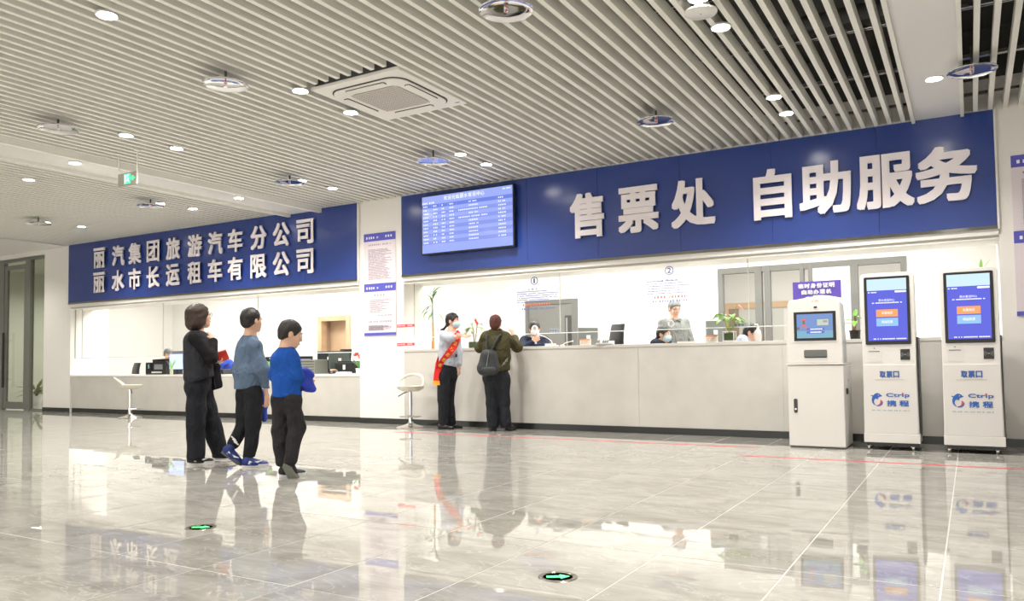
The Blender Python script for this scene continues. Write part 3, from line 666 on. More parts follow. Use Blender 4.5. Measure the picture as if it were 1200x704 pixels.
# ================================================================ self-service machines
def kiosk_ticket(label, x0, screen_glow):
    Y0 = 8.83; R0 = -.970            # reference machine stands at x = R0
    t = thing('ticket_kiosk', label, 'ticket machine', (x0+.25, Y0+.2, 0), 0, 'white ticket machines with tall blue screens')
    def P(u, v):                       # point on the machine's front measured on the left machine
        q = PX(u, v, Y0); return q[0]-R0-.25, q[1]
    YF = -.2
    def R(u0, v0, u1, v1): a, b_ = P(u0, v0), P(u1, v1); return min(a[0], b_[0]), max(a[0], b_[0]), min(a[1], b_[1]), max(a[1], b_[1])
    w_ = .252; zt = 1.80
    # front shell with rounded top corners
    pr = [(-w_, .16), (w_, .16), (w_-.006, .86), (w_-.004, zt-.04)] + [(w_-.004-.04+.04*math.cos(math.radians(a_)), zt-.04+.04*math.sin(math.radians(a_))) for a_ in (15, 35, 55, 75, 90)] + [(-w_+.044-.04*math.sin(math.radians(a_)), zt-.04+.04*math.cos(math.radians(a_))) for a_ in (0, 15, 35, 55, 75)] + [(-w_+.004, zt-.04), (-w_+.006, .86)]
    MB().prism(pr, 'y', YF, YF+.09).build('front_shell', M_kiosk, t, bevel=.006)
    MB().box(-w_+.012, w_-.012, YF+.09, YF+.34, .14, 1.72).build('cabinet', mat('kiosk_side', (.62, .61, .60), .35), t, bevel=.008)
    MB().box(w_-.012, w_+.012, YF+.12, YF+.40, .14, 1.14).build('rear_cabinet', mat('kiosk_rear', (.07, .07, .075), .4), t)
    MB().box(-w_-.003, w_+.008, YF-.012, YF+.36, .075, .165).build('base_skirt', M_kiosk, t, bevel=.004)
    MB().box(-w_+.02, w_-.01, YF+.0, YF+.34, .045, .075).build('under_plate', M_dark, t)
    for sx in (-w_+.04, w_-.06):
        for yy in (YF+.03, YF+.30):
            c = MB(); c.lathe([(0, -.011), (.026, -.011), (.028, 0), (.026, .011), (0, .011)], 16, c=(sx, yy, .028), M=Matrix.Rotation(math.pi/2, 3, 'Y')); c.box(sx-.014, sx+.014, yy-.008, yy+.012, .035, .07); c.build('caster', M_brushed, t, smooth=True)
    # upper step of the door plate
    MB().box(-w_+.010, w_-.010, YF-.006, YF, .17, .862).build('lower_door', mat('kiosk_door', (.78, .755, .725), .33), t, bevel=.003)
    b = R(1012, 325.5, 1068, 403)
    cx_, cz_ = (b[0]+b[1])/2, (b[2]+b[3])/2; bw, bh = b[1]-b[0], b[3]-b[2]
    MB().prism([(cx_+p[0], cz_+p[1]) for p in rrect(bw, bh, .014)], 'y', YF-.008, YF).build('screen_bezel', M_dark, t)
    sw, sh = bw-.055, bh-.062; sx0, sz0 = cx_-sw/2, cz_-sh/2+.008
    Ys = YF-.009
    MB().box(sx0, sx0+sw, Ys, YF-.007, sz0, sz0+sh).build('display', emis('kiosk_blue', (.07, .09, .80), .9), t)
    MB().box(sx0, sx0+sw, Ys-.001, Ys, sz0+sh*.815, sz0+sh).build('display_banner', emis('kiosk_banner', (.62, .84, .93), 1.0), t)
    mb = MB()
    mb.prism([(sx0+sw-.055+p[0], sz0+sh*.787+p[1]) for p in rrect(.105, .019, .008, 3)], 'y', Ys-.001, Ys)
    text_lines(mb, sx0+.01, sx0+.09, sz0+sh*.77, sz0+sh*.80, 1, Ys, .011, 4, 0)
    for k, ch in enumerate('丽水客运中心'): add_text(mb, ch, sx0+sw/2-.075+.025*k, Ys-.001, sz0+sh*.635, .023, .024, .001)
    text_lines(mb, sx0+.045, sx0+sw-.045, sz0+sh*.60, sz0+sh*.625, 1, Ys, .011, 6, 0)
    text_lines(mb, sx0+.05, sx0+sw-.015, sz0+.008, sz0+.030, 1, Ys, .011, 7, 0)
    mb.build('display_text', E3, t)
    MB().box(sx0+sw*.22, sx0+sw*.77, Ys-.001, Ys, sz0+sh*.385, sz0+sh*.505).build('orange_button', emis('kiosk_orange', (.95, .36, .10), 1.0), t)
    MB().box(sx0+sw*.22, sx0+sw*.77, Ys-.001, Ys, sz0+sh*.235, sz0+sh*.365).build('light_blue_button', emis('kiosk_lightblue', (.28, .55, .92), 1.0), t)
    mb = MB()
    for k, ch in enumerate('车票购买'): add_text(mb, ch, sx0+sw*.5-.052+.026*k, Ys-.003, sz0+sh*.425, .024, .028, .001)
    for k, ch in enumerate('网络取票'): add_text(mb, ch, sx0+sw*.5-.052+.026*k, Ys-.003, sz0+sh*.28, .024, .028, .001)
    mb.build('button_text', E3, t)
    # camera, slot, reader
    q = P(1024.5, 408); MB().lathe([(0, -.002), (.007, -.002), (.007, .002)], 12, c=(q[0], YF-.003, q[1]), M=Matrix.Rotation(math.pi/2, 3, 'X')).build('camera_eye', M_grey, t)
    b = R(1016, 405.5, 1034, 424); MB().box(b[0], b[1], YF-.003, YF, b[2], b[3]).build('scanner_cover', mat('cover_white', (.76, .74, .71), .3), t)
    b = R(1018, 411.2, 1031, 412); MB().box(b[0], b[1], YF-.005, YF-.003, b[2], b[3]).build('card_slot', M_grey, t)
    b = R(1055, 409, 1066.5, 421.5); MB().box(b[0], b[1], YF-.006, YF, b[2], b[3]).build('card_reader', mat('reader_black', (.03, .03, .03), .4), t, bevel=.002)
    mb = MB(); cx2, cz2 = (b[0]+b[1])/2, (b[2]+b[3])/2
    for s_ in (-1, 1):
        for r_ in (.018, .028, .038):
            mb.tube([(cx2+s_*r_*math.cos(a_), YF-.0065, cz2+r_*math.sin(a_)) for a_ in (-.7, -.35, 0, .35, .7)], .0014, 5)
    mb.box(cx2-.008, cx2+.008, YF-.008, YF-.006, cz2-.005, cz2+.005); mb.build('reader_waves', mat('reader_wave', (.35, .35, .33), .4), t)
    # lettering and emblem on the door
    Yd = YF-.0065; b = R(1030.5, 434.8, 1054.5, 442.3); s_ = (b[1]-b[0])/3
    mb = MB()
    for k, ch in enumerate('取票口'): add_text(mb, ch, b[0]+s_*(k+.04), Yd-.001, b[2], s_*.9, b[3]-b[2], .0015, .0028)
    mb.build('door_lettering', mat('kiosk_ink_blue', (.05, .13, .42), .4), t)
    b = R(1026, 444.3, 1059, 445); MB().box(b[0], b[1], YF-.008, YF-.006, b[2], b[3]).build('ticket_slot', mat('slot_line', (.55, .53, .50), .4), t)
    LB = mat('emblem_blue', (.03, .13, .50), .4); LR = mat('emblem_red', (.80, .10, .06), .4)
    a = R(1020, 460, 1035, 476); e0, e1, z0, z1 = a; ew = e1-e0; eh = z1-z0
    def E_(u, v): return e0+ew*u, z1-eh*v
    dol = [(0, .20), (.10, .17), (.22, .20), (.33, .10), (.48, .02), (.62, .02), (.75, .07), (.84, .15), (.95, .20), (.90, .26), (.76, .29), (.66, .33), (.62, .42), (.54, .52), (.50, .44), (.42, .43), (.32, .50), (.27, .62), (.28, .74), (.36, .86), (.46, .93), (.36, .93), (.22, .84), (.12, .70), (.09, .52), (.13, .36), (.17, .28)]
    mb = MB(); mb.prism([E_(*p) for p in dol], 'y', Yd-.0015, Yd)
    tail = [(.46, .93), (.60, .90), (.74, .80), (.86, .64), (.97, .62), (1.0, .74), (.92, .88), (.78, .97), (.60, 1.0), (.48, .98)]
    mb.prism([E_(*p) for p in tail], 'y', Yd-.0015, Yd); mb.build('dolphin_emblem', LB, t)
    mb = MB(); mb.prism([E_(*p) for p in [(.50, .90), (.64, .87), (.74, .78), (.78, .66), (.78, .54), (.86, .52), (.93, .60), (.90, .72), (.80, .84), (.66, .92)]], 'y', Yd-.0022, Yd-.0015); mb.build('emblem_red_wave', LR, t)
    mb = MB(); q = E_(.65, .17); mb.ell((q[0], Yd-.0018, q[1]), (.004, .001, .004), 8, 5); mb.build('emblem_eye', M_prwhite, t)
    b = R(1038.5, 460.3, 1066, 466.5); mb = MB(); add_text(mb, 'Ctrip', b[0], Yd-.001, b[2], b[1]-b[0], b[3]-b[2], .0015, .0016); mb.build('emblem_name', LB, t)
    q = R(1056.8, 460.0, 1058.8, 462.2); MB().box(q[0], q[1], Yd-.0035, Yd-.0015, q[2], q[3]).build('red_dot', LR, t)
    b = R(1039, 468.8, 1066, 476.3); s_ = (b[1]-b[0])/2; mb = MB()
    for k, ch in enumerate('携程'): add_text(mb, ch, b[0]+s_*(k+.02)+.01*k, Yd-.001, b[2], s_*.84, b[3]-b[2], .0015, .0022)
    mb.build('emblem_name_chinese', LB, t)
    b = R(1022, 479.5, 1066, 482.0); mb = MB()
    for u0, u1 in ((0, .24), (.30, .56), (.60, .78), (.84, 1.0)): text_lines(mb, b[0]+(b[1]-b[0])*u0, b[0]+(b[1]-b[0])*u1, b[2], b[3], 1, Yd, .012, 3, 0)
    tag(mb.build('slogan_print', mat('slogan_grey', (.42, .46, .52), .5), t), kind='stuff')
    return t
kiosk_ticket('white ticket machine with tall blue screen between the ID machine and its twin', -.970, 1)
kiosk_ticket('rightmost white ticket machine, beside the wall and its posters', -.250, 1)
# temporary ID certificate machine
Y0 = 8.74
t = thing('certificate_kiosk', 'white self-service ID certificate machine with a purple header sign', 'ticket machine', (-1.42, Y0+.27, 0))
def P1(u, v): q = PX(u, v, Y0); return q[0]+1.42, q[1]
def R1(u0, v0, u1, v1): a, b_ = P1(u0, v0), P1(u1, v1); return min(a[0], b_[0]), max(a[0], b_[0]), min(a[1], b_[1]), max(a[1], b_[1])
F = -.27
MB().box(-.28, .28, F+.012, F+.56, .012, .865).build('lower_cabinet', mat('kiosk_lower', (.76, .745, .73), .3), t, bevel=.006)
MB().box(-.277, .277, F, F+.012, .02, .862).build('cabinet_door', M_kiosk, t, bevel=.004)
MB().box(-.29, .283, F-.008, F+.56, .872, .885).build('ledge', M_kiosk, t, bevel=.003)
MB().box(-.27, .27, F+.03, F+.54, 0, .014).build('plinth', M_dark, t)
ro = .06
up = [(-.288, .885), (.280, .885), (.275, 1.15), (.262, 1.50)]+[(.262-ro+ro*math.cos(math.radians(a_)), 1.50+ro*math.sin(math.radians(a_))) for a_ in (20, 45, 70, 90)]+[(0, 1.585)]+[(-.262+ro-ro*math.sin(math.radians(a_)), 1.50+ro*math.cos(math.radians(a_))) for a_ in (0, 20, 45, 70)]+[(-.262, 1.50), (-.280, 1.15)]
MB().prism(up, 'y', F, F+.05).build('upper_shell', M_kiosk, t, bevel=.012)
MB().prism([(x_*.97, z_ if z_ < 1.3 else z_-.01) for x_, z_ in up], 'y', F+.05, F+.36).build('upper_housing', mat('kiosk_shaded_side', (.42, .46, .50), .35), t, bevel=.01)  # shade of the side faces is put into this darker teal-grey
b = R1(930, 366, 980.3, 398.5)
MB().prism([((b[0]+b[1])/2+p[0], (b[2]+b[3])/2+p[1]) for p in rrect(b[1]-b[0]+.035, b[3]-b[2]+.035, .02)], 'y', F-.004, F).build('screen_surround', M_white, t)
MB().box(b[0], b[1], F-.008, F-.003, b[2], b[3]).build('screen_bezel', M_dark, t)
s0, s1, z0, z1 = b[0]+.03, b[1]-.03, b[2]+.028, b[3]-.025
MB().box(s0, s1, F-.010, F-.007, z0, z1).build('display', emis('id_blue', (.16, .30, .66), .9), t)
MB().box(s0, s1, F-.011, F-.009, z0, z0+(z1-z0)*.3).build('display_lower_field', emis('id_teal', (.20, .46, .62), .9), t)
q = (s0+(s1-s0)*.57, s0+(s1-s0)*.88, z0+(z1-z0)*.52, z0+(z1-z0)*.77)
MB().box(q[0], q[1], F-.012, F-.009, q[2], q[3]).build('id_card_picture', emis('id_card', (.62, .68, .55), .9), t)
mb = MB(); mb.box(q[0]+.06, q[1]-.01, F-.013, F-.011, q[2]+.03, q[3]-.012); mb.build('card_picture_text', emis('id_grey', (.4, .42, .42), .8), t)
mb = MB(); ax, az = s0+(s1-s0)*.2, z0+(z1-z0)*.70
mb.prism([(ax-.03, az-.075), (ax-.008, az-.02), (ax-.025, az+.015), (ax, az+.035), (ax+.03, az+.01), (ax+.01, az-.02), (ax+.035, az-.08), (ax+.02, az-.08), (ax, az-.04), (ax-.02, az-.08)], 'y', F-.012, F-.009); mb.build('figure_picture', emis('id_red', (.80, .16, .12), .9), t)
MB().box(ax-.012, ax+.012, F-.0135, F-.012, az-.03, az+.01).box(ax-.07, ax-.045, F-.0135, F-.009, az-.085, az-.06).build('figure_picture_dark', emis('id_dark', (.15, .18, .16), .8), t)
for k in range(2):
    zc = z0+(z1-z0)*(.37-.13*k); cxp = s0+(s1-s0)*.52
    MB().prism([(cxp+p[0], zc+p[1]) for p in rrect(.18, .026, .012, 3)], 'y', F-.013, F-.010).build('display_button', emis('id_button', (.10, .16, .62), .9), t)
    mb = MB(); text_lines(mb, cxp-.05, cxp+.07, zc-.01, zc+.01, 1, F-.013, .012, k, 0); mb.build('button_text', E3, t)
q = P1(955.5, 360); MB().prism([(q[0]+p[0], q[1]+p[1]) for p in rrect(.10, .045, .012, 3)], 'y', F-.004, F).build('camera_plate', M_white, t)
MB().box(q[0]-.017, q[0]+.017, F-.007, F-.003, q[1]-.009, q[1]+.011).build('camera_lens', mat('lens_purple', (.05, .01, .06), .1), t)
q = P1(955, 352.5); mb = MB(); text_lines(mb, q[0]-.03, q[0]+.03, q[1]-.008, q[1]+.008, 1, F-.001, .014, 2, 0); mb.build('small_red_mark', mat('mark_pink', (.85, .45, .42), .5), t)
b = R1(942, 410, 969.5, 419); MB().prism([((b[0]+b[1])/2+p[0], (b[2]+b[3])/2+p[1]) for p in rrect(b[1]-b[0], b[3]-b[2], .014, 3)], 'y', F-.003, F+.001).build('outlet_tray', mat('tray_grey', (.16, .17, .15), .4), t)
MB().box(b[0]+.008, b[1]-.004, F-.006, F-.002, b[2]+.002, b[2]+.012).build('tray_lip', M_dark, t)
b = R1(930.3, 467, 935, 483.5); MB().prism([((b[0]+b[1])/2+p[0], (b[2]+b[3])/2+p[1]) for p in rrect(b[1]-b[0], b[3]-b[2], .012, 3)], 'y', F-.008, F).build('door_handle', mat('handle_dark', (.05, .045, .04), .35), t)
MB().lathe([(0, -.003), (.009, -.003), (.009, .002)], 12, c=((b[0]+b[1])/2, F-.009, b[2]+.04), M=Matrix.Rotation(math.pi/2, 3, 'X')).build('door_lock', M_chrome, t)
MB().box(.285, .30, F+.12, F+.16, .56, .62).build('side_lock', M_dark, t)
for zz in (.70, .58): MB().lathe([(0, -.002), (.006, -.002), (.006, .001)], 8, c=(.284, F+.3, zz), M=Matrix.Rotation(math.pi/2, 3, 'Y')).build('side_screw', M_grey, t)
# purple header on the machine
sg = MB(); c0 = P1(928.3, 330)[0]; c1 = P1(985, 327.5)[0]; zt_ = 1.752; n = 10
pts = [(c0, zt_), (c0, 1.552)]+[(c0+(c1-c0)*k/n, 1.552+.045*math.sin(math.pi*k/n)+.01*k/n) for k in range(1, n)]+[(c1, 1.562), (c1, zt_)]
sg.prism(pts[::-1], 'y', F+.022, F+.032).build('header_sign', mat('header_purple', (.13, .08, .48), .3), t)
mb = MB()
for k, ch in enumerate('临时身份证明'): add_text(mb, ch, c0+.058+.0613*k, F+.019, 1.680, .054, .050, .003, .0022)
for k, ch in enumerate('自助办理机'): add_text(mb, ch, c0+.088+.0613*k, F+.019, 1.614, .053, .049, .003, .0022)
mb.build('header_lettering', M_prwhite, t)
# ================================================================ bar stools
M_seat = mat('stool_cream', (.70, .66, .56), .28, coat=.3)
def stool(x, y, rz, label, kind):
    t = thing('bar_stool', label, 'stool', (x, y, 0), rz, 'bar stools at the counters')
    MB().lathe([(0, .0), (.205, 0), (.208, .008), (.19, .016), (.10, .038), (.045, .062), (.034, .09), (.0, .09)], 36).build('base', M_brushed, t, smooth=True)
    MB().lathe([(0, .06), (.032, .06), (.032, .16), (.026, .165), (.026, .30), (.030, .30), (.030, .54), (.0, .54)], 20).build('column', M_chrome, t, smooth=True)
    MB().lathe([(.0, .155), (.05, .155), (.05, .172), (0, .172)], 20).build('collar', M_chrome, t, smooth=True)
    MB().tube([(.04, 0, .165), (.13, -.05, .165), (.16, -.02, .165)], .009, 8).tube([(-.04, 0, .165), (-.13, -.05, .165), (-.16, -.02, .165)], .009, 8).tube([(-.16, -.02, .165), (-.12, -.12, .165), (0, -.17, .165), (.12, -.12, .165), (.16, -.02, .165)], .009, 8).build('footrest', M_chrome, t, smooth=True)
    MB().tube([(-.02, 0, .53), (-.10, -.03, .50), (-.17, -.05, .455)], .008, 8).build('lift_lever', mat('lever_dark', (.05, .05, .05), .3), t, smooth=True)
    zs = .55
    seat = MB().lathe([(0, zs+.025), (.12, zs+.020), (.165, zs+.028), (.198, zs+.058), (.206, zs+.055), (.185, zs+.01), (.12, zs-.022), (0, zs-.03)], 36)
    seat.build('seat', M_seat, t, smooth=60)
    if kind == 'ring':
        pts = []
        for k in range(25):
            a_ = math.radians(-10+200*k/24); hgt = max(0, math.sin(math.radians(180*k/24)))
            pts.append((.19*math.cos(a_), .17*math.sin(a_)+.03*hgt, zs+.045+.175*hgt**.8))
        MB().tube(pts, [.016+.008*math.sin(math.pi*k/24) for k in range(25)], 10).build('back_ring', M_seat, t, smooth=True)
    else:
        pts = []; mb = MB(); n = 16; vs = []; fs = []
        for k in range(n+1):
            a_ = math.radians(30+120*k/n); hh = math.sin(math.pi*k/n)
            for q in range(3):
                r_ = .20+.04*q*hh; vs.append((r_*math.cos(a_), r_*math.sin(a_), zs+.05+.075*q*hh)); vs.append(((r_-.014)*math.cos(a_), (r_-.014)*math.sin(a_), zs+.05+.075*q*hh+.002))
        for k in range(n):
            for q in range(2):
                o = k*6+q*2; fs += [(o, o+6, o+8, o+2), (o+1, o+3, o+9, o+7)]
            fs += [(k*6+4, k*6+10, k*6+11, k*6+5)]
        mb.add(vs, fs).build('backrest', M_seat, t, smooth=True)
    return t
stool(-7.10, 9.20, math.radians(22), 'cream bar stool with open ring back in front of the pillar', 'ring')
stool(-13.35, 8.95, math.radians(140), 'cream bar stool at the low counter, left of the three walkers', 'shell')
# ================================================================ things on and behind the counters
def boxthing(name, label, cat, x, y, z, rz=0, group=None): return thing(name, label, cat, (x, y, z), rz, group)
def monitor(name_label, x, y, z, w_, h_, rz, lit=False, back=M_dark, group='monitors behind the counters', stand=.14):
    t = thing('computer_monitor', name_label, 'monitor', (x, y, z), rz, group)
    MB().box(-w_/2, w_/2, -.02, .02, stand-.03, stand-.03+h_).build('screen_housing', back, t, bevel=.005)
    MB().box(-w_/2+.012, w_/2-.012, .020, .023, stand-.018, stand-.042+h_).build('display', emis('monitor_lit', (.55, .68, 1), 1.5) if lit else mat('monitor_dark', (.03, .03, .04), .15), t)
    MB().box(-.02, .02, -.03, .0, .01, stand+.05).build('stand', back, t); MB().box(-.10, .10, -.08, .08, 0, .012).build('foot', back, t, bevel=.003)
    MB().box(-.03, .03, -.0225, -.02, stand+h_*.38, stand+h_*.55).build('rear_label', M_prwhite, t)
    return t
CT = 1.15; DK = .74
def on(u, Y): return float(onY(u, 400, Y)[0])
YC = D+.055      # on the high counter
monitor('grey monitor back behind the counter right of the grey door', on(689, D+.36), D+.36, .951, .30, .30, .85, back=mat('mon_grey', (.20, .21, .20), .4), stand=.18)
monitor('grey monitor back behind the counter right of the standing man', on(838, D+.36), D+.36, .951, .24, .33, .80, back=mat('mon_grey', (.20, .21, .20), .4), stand=.18)
for u, lab in ((686, 'small white and orange sign box near the grey door'), (834, 'small white and orange sign box right of the standing man')):
    t = boxthing('desk_sign', lab, 'desk sign', on(u, YC), YC, CT, 0, 'small sign boxes on the ticket counter')
    MB().box(-.075, .075, -.02, .02, 0, .085).build('sign_body', mat('sign_cream', (.78, .70, .60), .5), t); MB().box(-.075, .075, -.021, -.02, .066, .085).build('orange_header', mat('sign_orange', (.85, .32, .14), .5), t)
    mb = MB(); text_lines(mb, -.05, .05, .02, .06, 2, -.020, .012, 3, .2); mb.build('sign_print', mat('sign_brown', (.55, .40, .35), .5), t)
# telephone
x_ = on(709, YC); t = boxthing('telephone', 'grey desk telephone on the ticket counter beside the empty chair', 'telephone', x_, YC, CT, .2)
MB().prism([(-.08, 0), (.09, 0), (.09, .055), (-.08, .02)], 'x', -.11, .11).build('phone_body', mat('phone_grey', (.50, .50, .47), .45), t, bevel=.005)
MB().tube([(-.09, .05, .06), (-.09, 0, .065), (-.09, -.06, .045)], [.02, .014, .02], 8).build('handset', mat('phone_grey2', (.40, .41, .39), .45), t, smooth=True)
mb = MB(); [mb.box(-.03+.03*i, -.01+.03*i, -.05+.03*j, -.03+.03*j, .03+.012*j, .042+.012*j) for i in range(3) for j in range(3)]; tag(mb.build('keypad', M_grey, t), kind='stuff')
# white scanners / trays on the counter
for u, w_, h_, lab in ((646, .17, .035, 'low white tray on the counter under the grey door'), (806, .26, .02, 'flat white tray on the counter before the standing man')):
    t = boxthing('document_tray', lab, 'tray', on(u, D+.06), D+.06, CT, 0, 'white trays on the ticket counter')
    MB().box(-w_/2, w_/2, -.03, .05, 0, h_*.4).build('tray_base', M_white, t, bevel=.003); MB().box(-w_/2, w_/2, -.03, -.022, h_*.4, h_).build('tray_rim', M_white, t)
# goose-neck microphone
for (u0, u1), lab in (((648, 632), 'white goose neck microphone in front of the clerk in navy'), ((660, 672), 'small white cable stand on the counter under the grey door'), ):
    xa, xb = on(u0, YC), on(u1, YC); t = boxthing('gooseneck_microphone', lab, 'microphone', xa, YC, CT, 0)
    hh = .16 if u0 == 648 else .06; t.location.y = D+.03 if u0 != 648 else D+.05
    MB().lathe([(0, 0), (.035, 0), (.035, .015), (0, .02)], 16).build('base', M_white, t, smooth=True)
    MB().tube([(0, 0, .01), (-.02*(1 if u0 == 648 else -1), 0, hh*.45), ((xb-xa)*.5, 0, hh*.8), (xb-xa, 0, hh)], .006, 8).build('goose_neck', M_white, t, smooth=True)
    MB().ell((xb-xa, 0, hh), (.012, .012, .012), 10, 6).build('microphone_head', M_white, t, smooth=True)
# office chair
def office_chair(x, y, rz, lab, H=.98):
    t = thing('office_chair', lab, 'chair', (x, y, 0), rz, 'black office chairs behind the counters')
    s = MB().lathe([(0, -.05), (.17, -.05), (.215, -.02), (.22, .01), (.17, .035), (0, .04)], 24, c=(0, 0, .50)); s.build('seat', M_dark, t, smooth=True)
    bk = MB(); n = 9; pr = []
    for k in range(n):
        z = .56+(H-.56+.22)*k/(n-1); wd = .19-.05*abs(k/(n-1)-.35); pr.append((z, wd, .20+.05*math.sin(k/(n-1)*3)))
    vs = []; fs = []; seg = 12
    for z, wd, yy in pr:
        for q in range(seg):
            a_ = 2*math.pi*q/seg; vs.append((wd*math.copysign(abs(math.cos(a_))**.6, math.cos(a_)), yy+.035*math.sin(a_), z))
    for k in range(n-1):
        for q in range(seg): fs.append((k*seg+q, k*seg+(q+1) % seg, (k+1)*seg+(q+1) % seg, (k+1)*seg+q))
    fs.append(tuple(range(seg))[::-1]); fs.append(tuple((n-1)*seg+q for q in range(seg)))
    bk.add(vs, fs).build('backrest', mat('chair_black', (.02, .02, .022), .45), t, smooth=50)
    MB().tube([(0, 0, .10), (0, 0, .46)], .03, 12).build('gas_column', M_grey, t, smooth=True)
    MB().tube([(0, .12, .44), (0, .24, .5), (0, .235, .70)], .018, 8).build('back_bracket', M_dark, t, smooth=True)
    for k in range(5):
        a_ = k*2*math.pi/5; MB().tube([(0, 0, .12), (.26*math.cos(a_), .26*math.sin(a_), .06)], [.025, .016], 8).build('leg', M_dark, t, smooth=True)
        MB().ell((.26*math.cos(a_), .26*math.sin(a_), .03), (.028, .028, .03), 10, 6).build('caster', M_dark, t, smooth=True)
    return t
office_chair(on(738, D+1.45), D+1.45, 2.6, 'empty black office chair right of the telephone', float(onY(738, 382, D+1.6)[2])-.25-.20).location.z = .25
office_chair(on(416, D+1.3), D+1.3, 3.0, 'black office chair top showing behind the red flowers', float(onY(416, 409, D+1.3)[2])-.22)
# hand sanitiser bottle
x_ = on(888.5, YC-.02); t = boxthing('sanitizer_bottle', 'clear white pump bottle of hand gel near the anthurium', 'bottle', x_, YC-.02, CT, 0)
MB().lathe([(0, 0), (.036, 0), (.040, .008), (.040, .10), (.034, .125), (.016, .145), (.014, .155), (0, .155)], 24).build('bottle_body', mat('bottle_white', (.80, .80, .78), .15, coat=.4), t, smooth=True)
MB().lathe([(0, .155), (.016, .155), (.016, .178), (.006, .18), (.006, .205), (0, .205)], 16).tube([(0, 0, .202), (-.02, 0, .206), (-.042, 0, .198)], .007, 8).build('pump', M_white, t, smooth=True)
MB().lathe([(.0408, .03), (.0408, .085)], 24).build('bottle_label', mat('label_peach', (.80, .70, .64), .5), t, smooth=True)
# ---- left counter objects
CL = LT
YL = D+.45
def onl(u, Y=YL): return float(onY(u, 430, Y)[0])
def zl(v, u=200, Y=YL): return float(onY(u, v, Y)[2])
office_chair(onl(173, D+1.1), D+1.1, 2.9, 'black office chair behind the left end of the low counter', float(onY(173, 426, D+1.2)[2])-.20)
t = boxthing('computer_tower', 'small black computer box on the low counter left of the printer', 'computer', onl(182), YL, CL, .1)
MB().box(-.075, .075, -.17, .17, 0, .24).build('case', mat('case_black', (.03, .032, .033), .4), t, bevel=.006); MB().box(-.07, .07, -.172, -.17, .03, .21).build('front_cover', M_dark, t); MB().box(.0, .03, -.175, -.172, .12, .20).build('case_sticker', mat('sticker_teal', (.3, .55, .6), .4), t)
t = boxthing('printer', 'large black printer on the low counter under the seated clerk', 'printer', onl(196.5), YL, CL, .0)
MB().box(-.20, .20, -.2, .2, 0, .27).build('body', M_dark, t, bevel=.01); MB().prism([(-.2, .27), (.19, .29), (.19, .31), (-.2, .295)], 'y', -.2, .2).build('lid', mat('lid_black', (.02, .02, .024), .3), t); MB().box(-.14, .1, -.26, -.2, .03, .06).build('paper_tray', mat('paper_cream', (.6, .6, .52), .5), t); MB().box(-.14, .12, -.203, -.2, .1, .2).build('front_recess', M_grey, t)
monitor('grey monitor back right of the seated grey-haired clerk', onl(210.5, YL+.38), YL+.38, CL, .36, .30, .2, back=mat('mon_grey2', (.24, .25, .26), .4), stand=.20)
monitor('monitor with glowing pale blue screen left of the woman in black', onl(214.5), YL-.12, CL, .34, .32, 3.55, lit=True, stand=.12)
def leafy(t, name, stems, leaf_mat, seedv):
    r = random.Random(seedv); mb = MB()
    for (x, y, z, L, w_, ax, el, droop) in stems:
        n = 5; pts = []
        for k in range(n+1):
            s_ = k/n; d_ = L*s_; e_ = el-droop*s_
            pts.append((x+d_*math.cos(ax)*math.cos(el-droop*s_*.5), y+d_*math.sin(ax)*math.cos(el-droop*s_*.5), z+d_*math.sin(el-droop*s_*.5)))
        vs = []; fs = []
        for k, p in enumerate(pts):
            s_ = k/n; wd = w_*math.sin(math.pi*min(.98, s_*.9+.06))**.8
            sx, sy = -math.sin(ax), math.cos(ax)
            vs += [(p[0]+sx*wd/2, p[1]+sy*wd/2, p[2]+wd*.12), (p[0], p[1], p[2]-wd*.05), (p[0]-sx*wd/2, p[1]-sy*wd/2, p[2]+wd*.12)]
        for k in range(n): fs += [(3*k, 3*k+1, 3*k+4, 3*k+3), (3*k+1, 3*k+2, 3*k+5, 3*k+4)]
        if name == 'leaf': MB().add(vs, fs).build('leaf', leaf_mat, t, smooth=True)
        else: mb.add(vs, fs)
    if name != 'leaf': tag(mb.build(name, leaf_mat, t, smooth=True), kind='stuff')
G1 = mat('leaf_green', (.10, .26, .05), .4); G2 = mat('leaf_bright', (.22, .46, .07), .4); G3 = mat('leaf_dark', (.06, .14, .05), .4)
M_terra = mat('pot_dark', (.05, .06, .04), .5); M_stem = mat('stem_brown', (.32, .17, .08), .6); M_flower = mat('flower_red', (.80, .06, .05), .4)
t = boxthing('flower_vase', 'small clear vase with green sprigs before the printer', 'vase', onl(201, YL-.3), YL-.30, CL, 0)
MB().lathe([(0, 0), (.03, 0), (.034, .05), (.028, .12), (.024, .12), (.026, .05), (0, .01)], 16).build('vase_glass', mat('vase_greenish', (.45, .47, .30), .15), t, smooth=True)
leafy(t, 'leaf', [(0, 0, .08, .24, .03, a_, 1.25, .3) for a_ in (0, 1.4, 2.8, 4.4)], G2, 3)
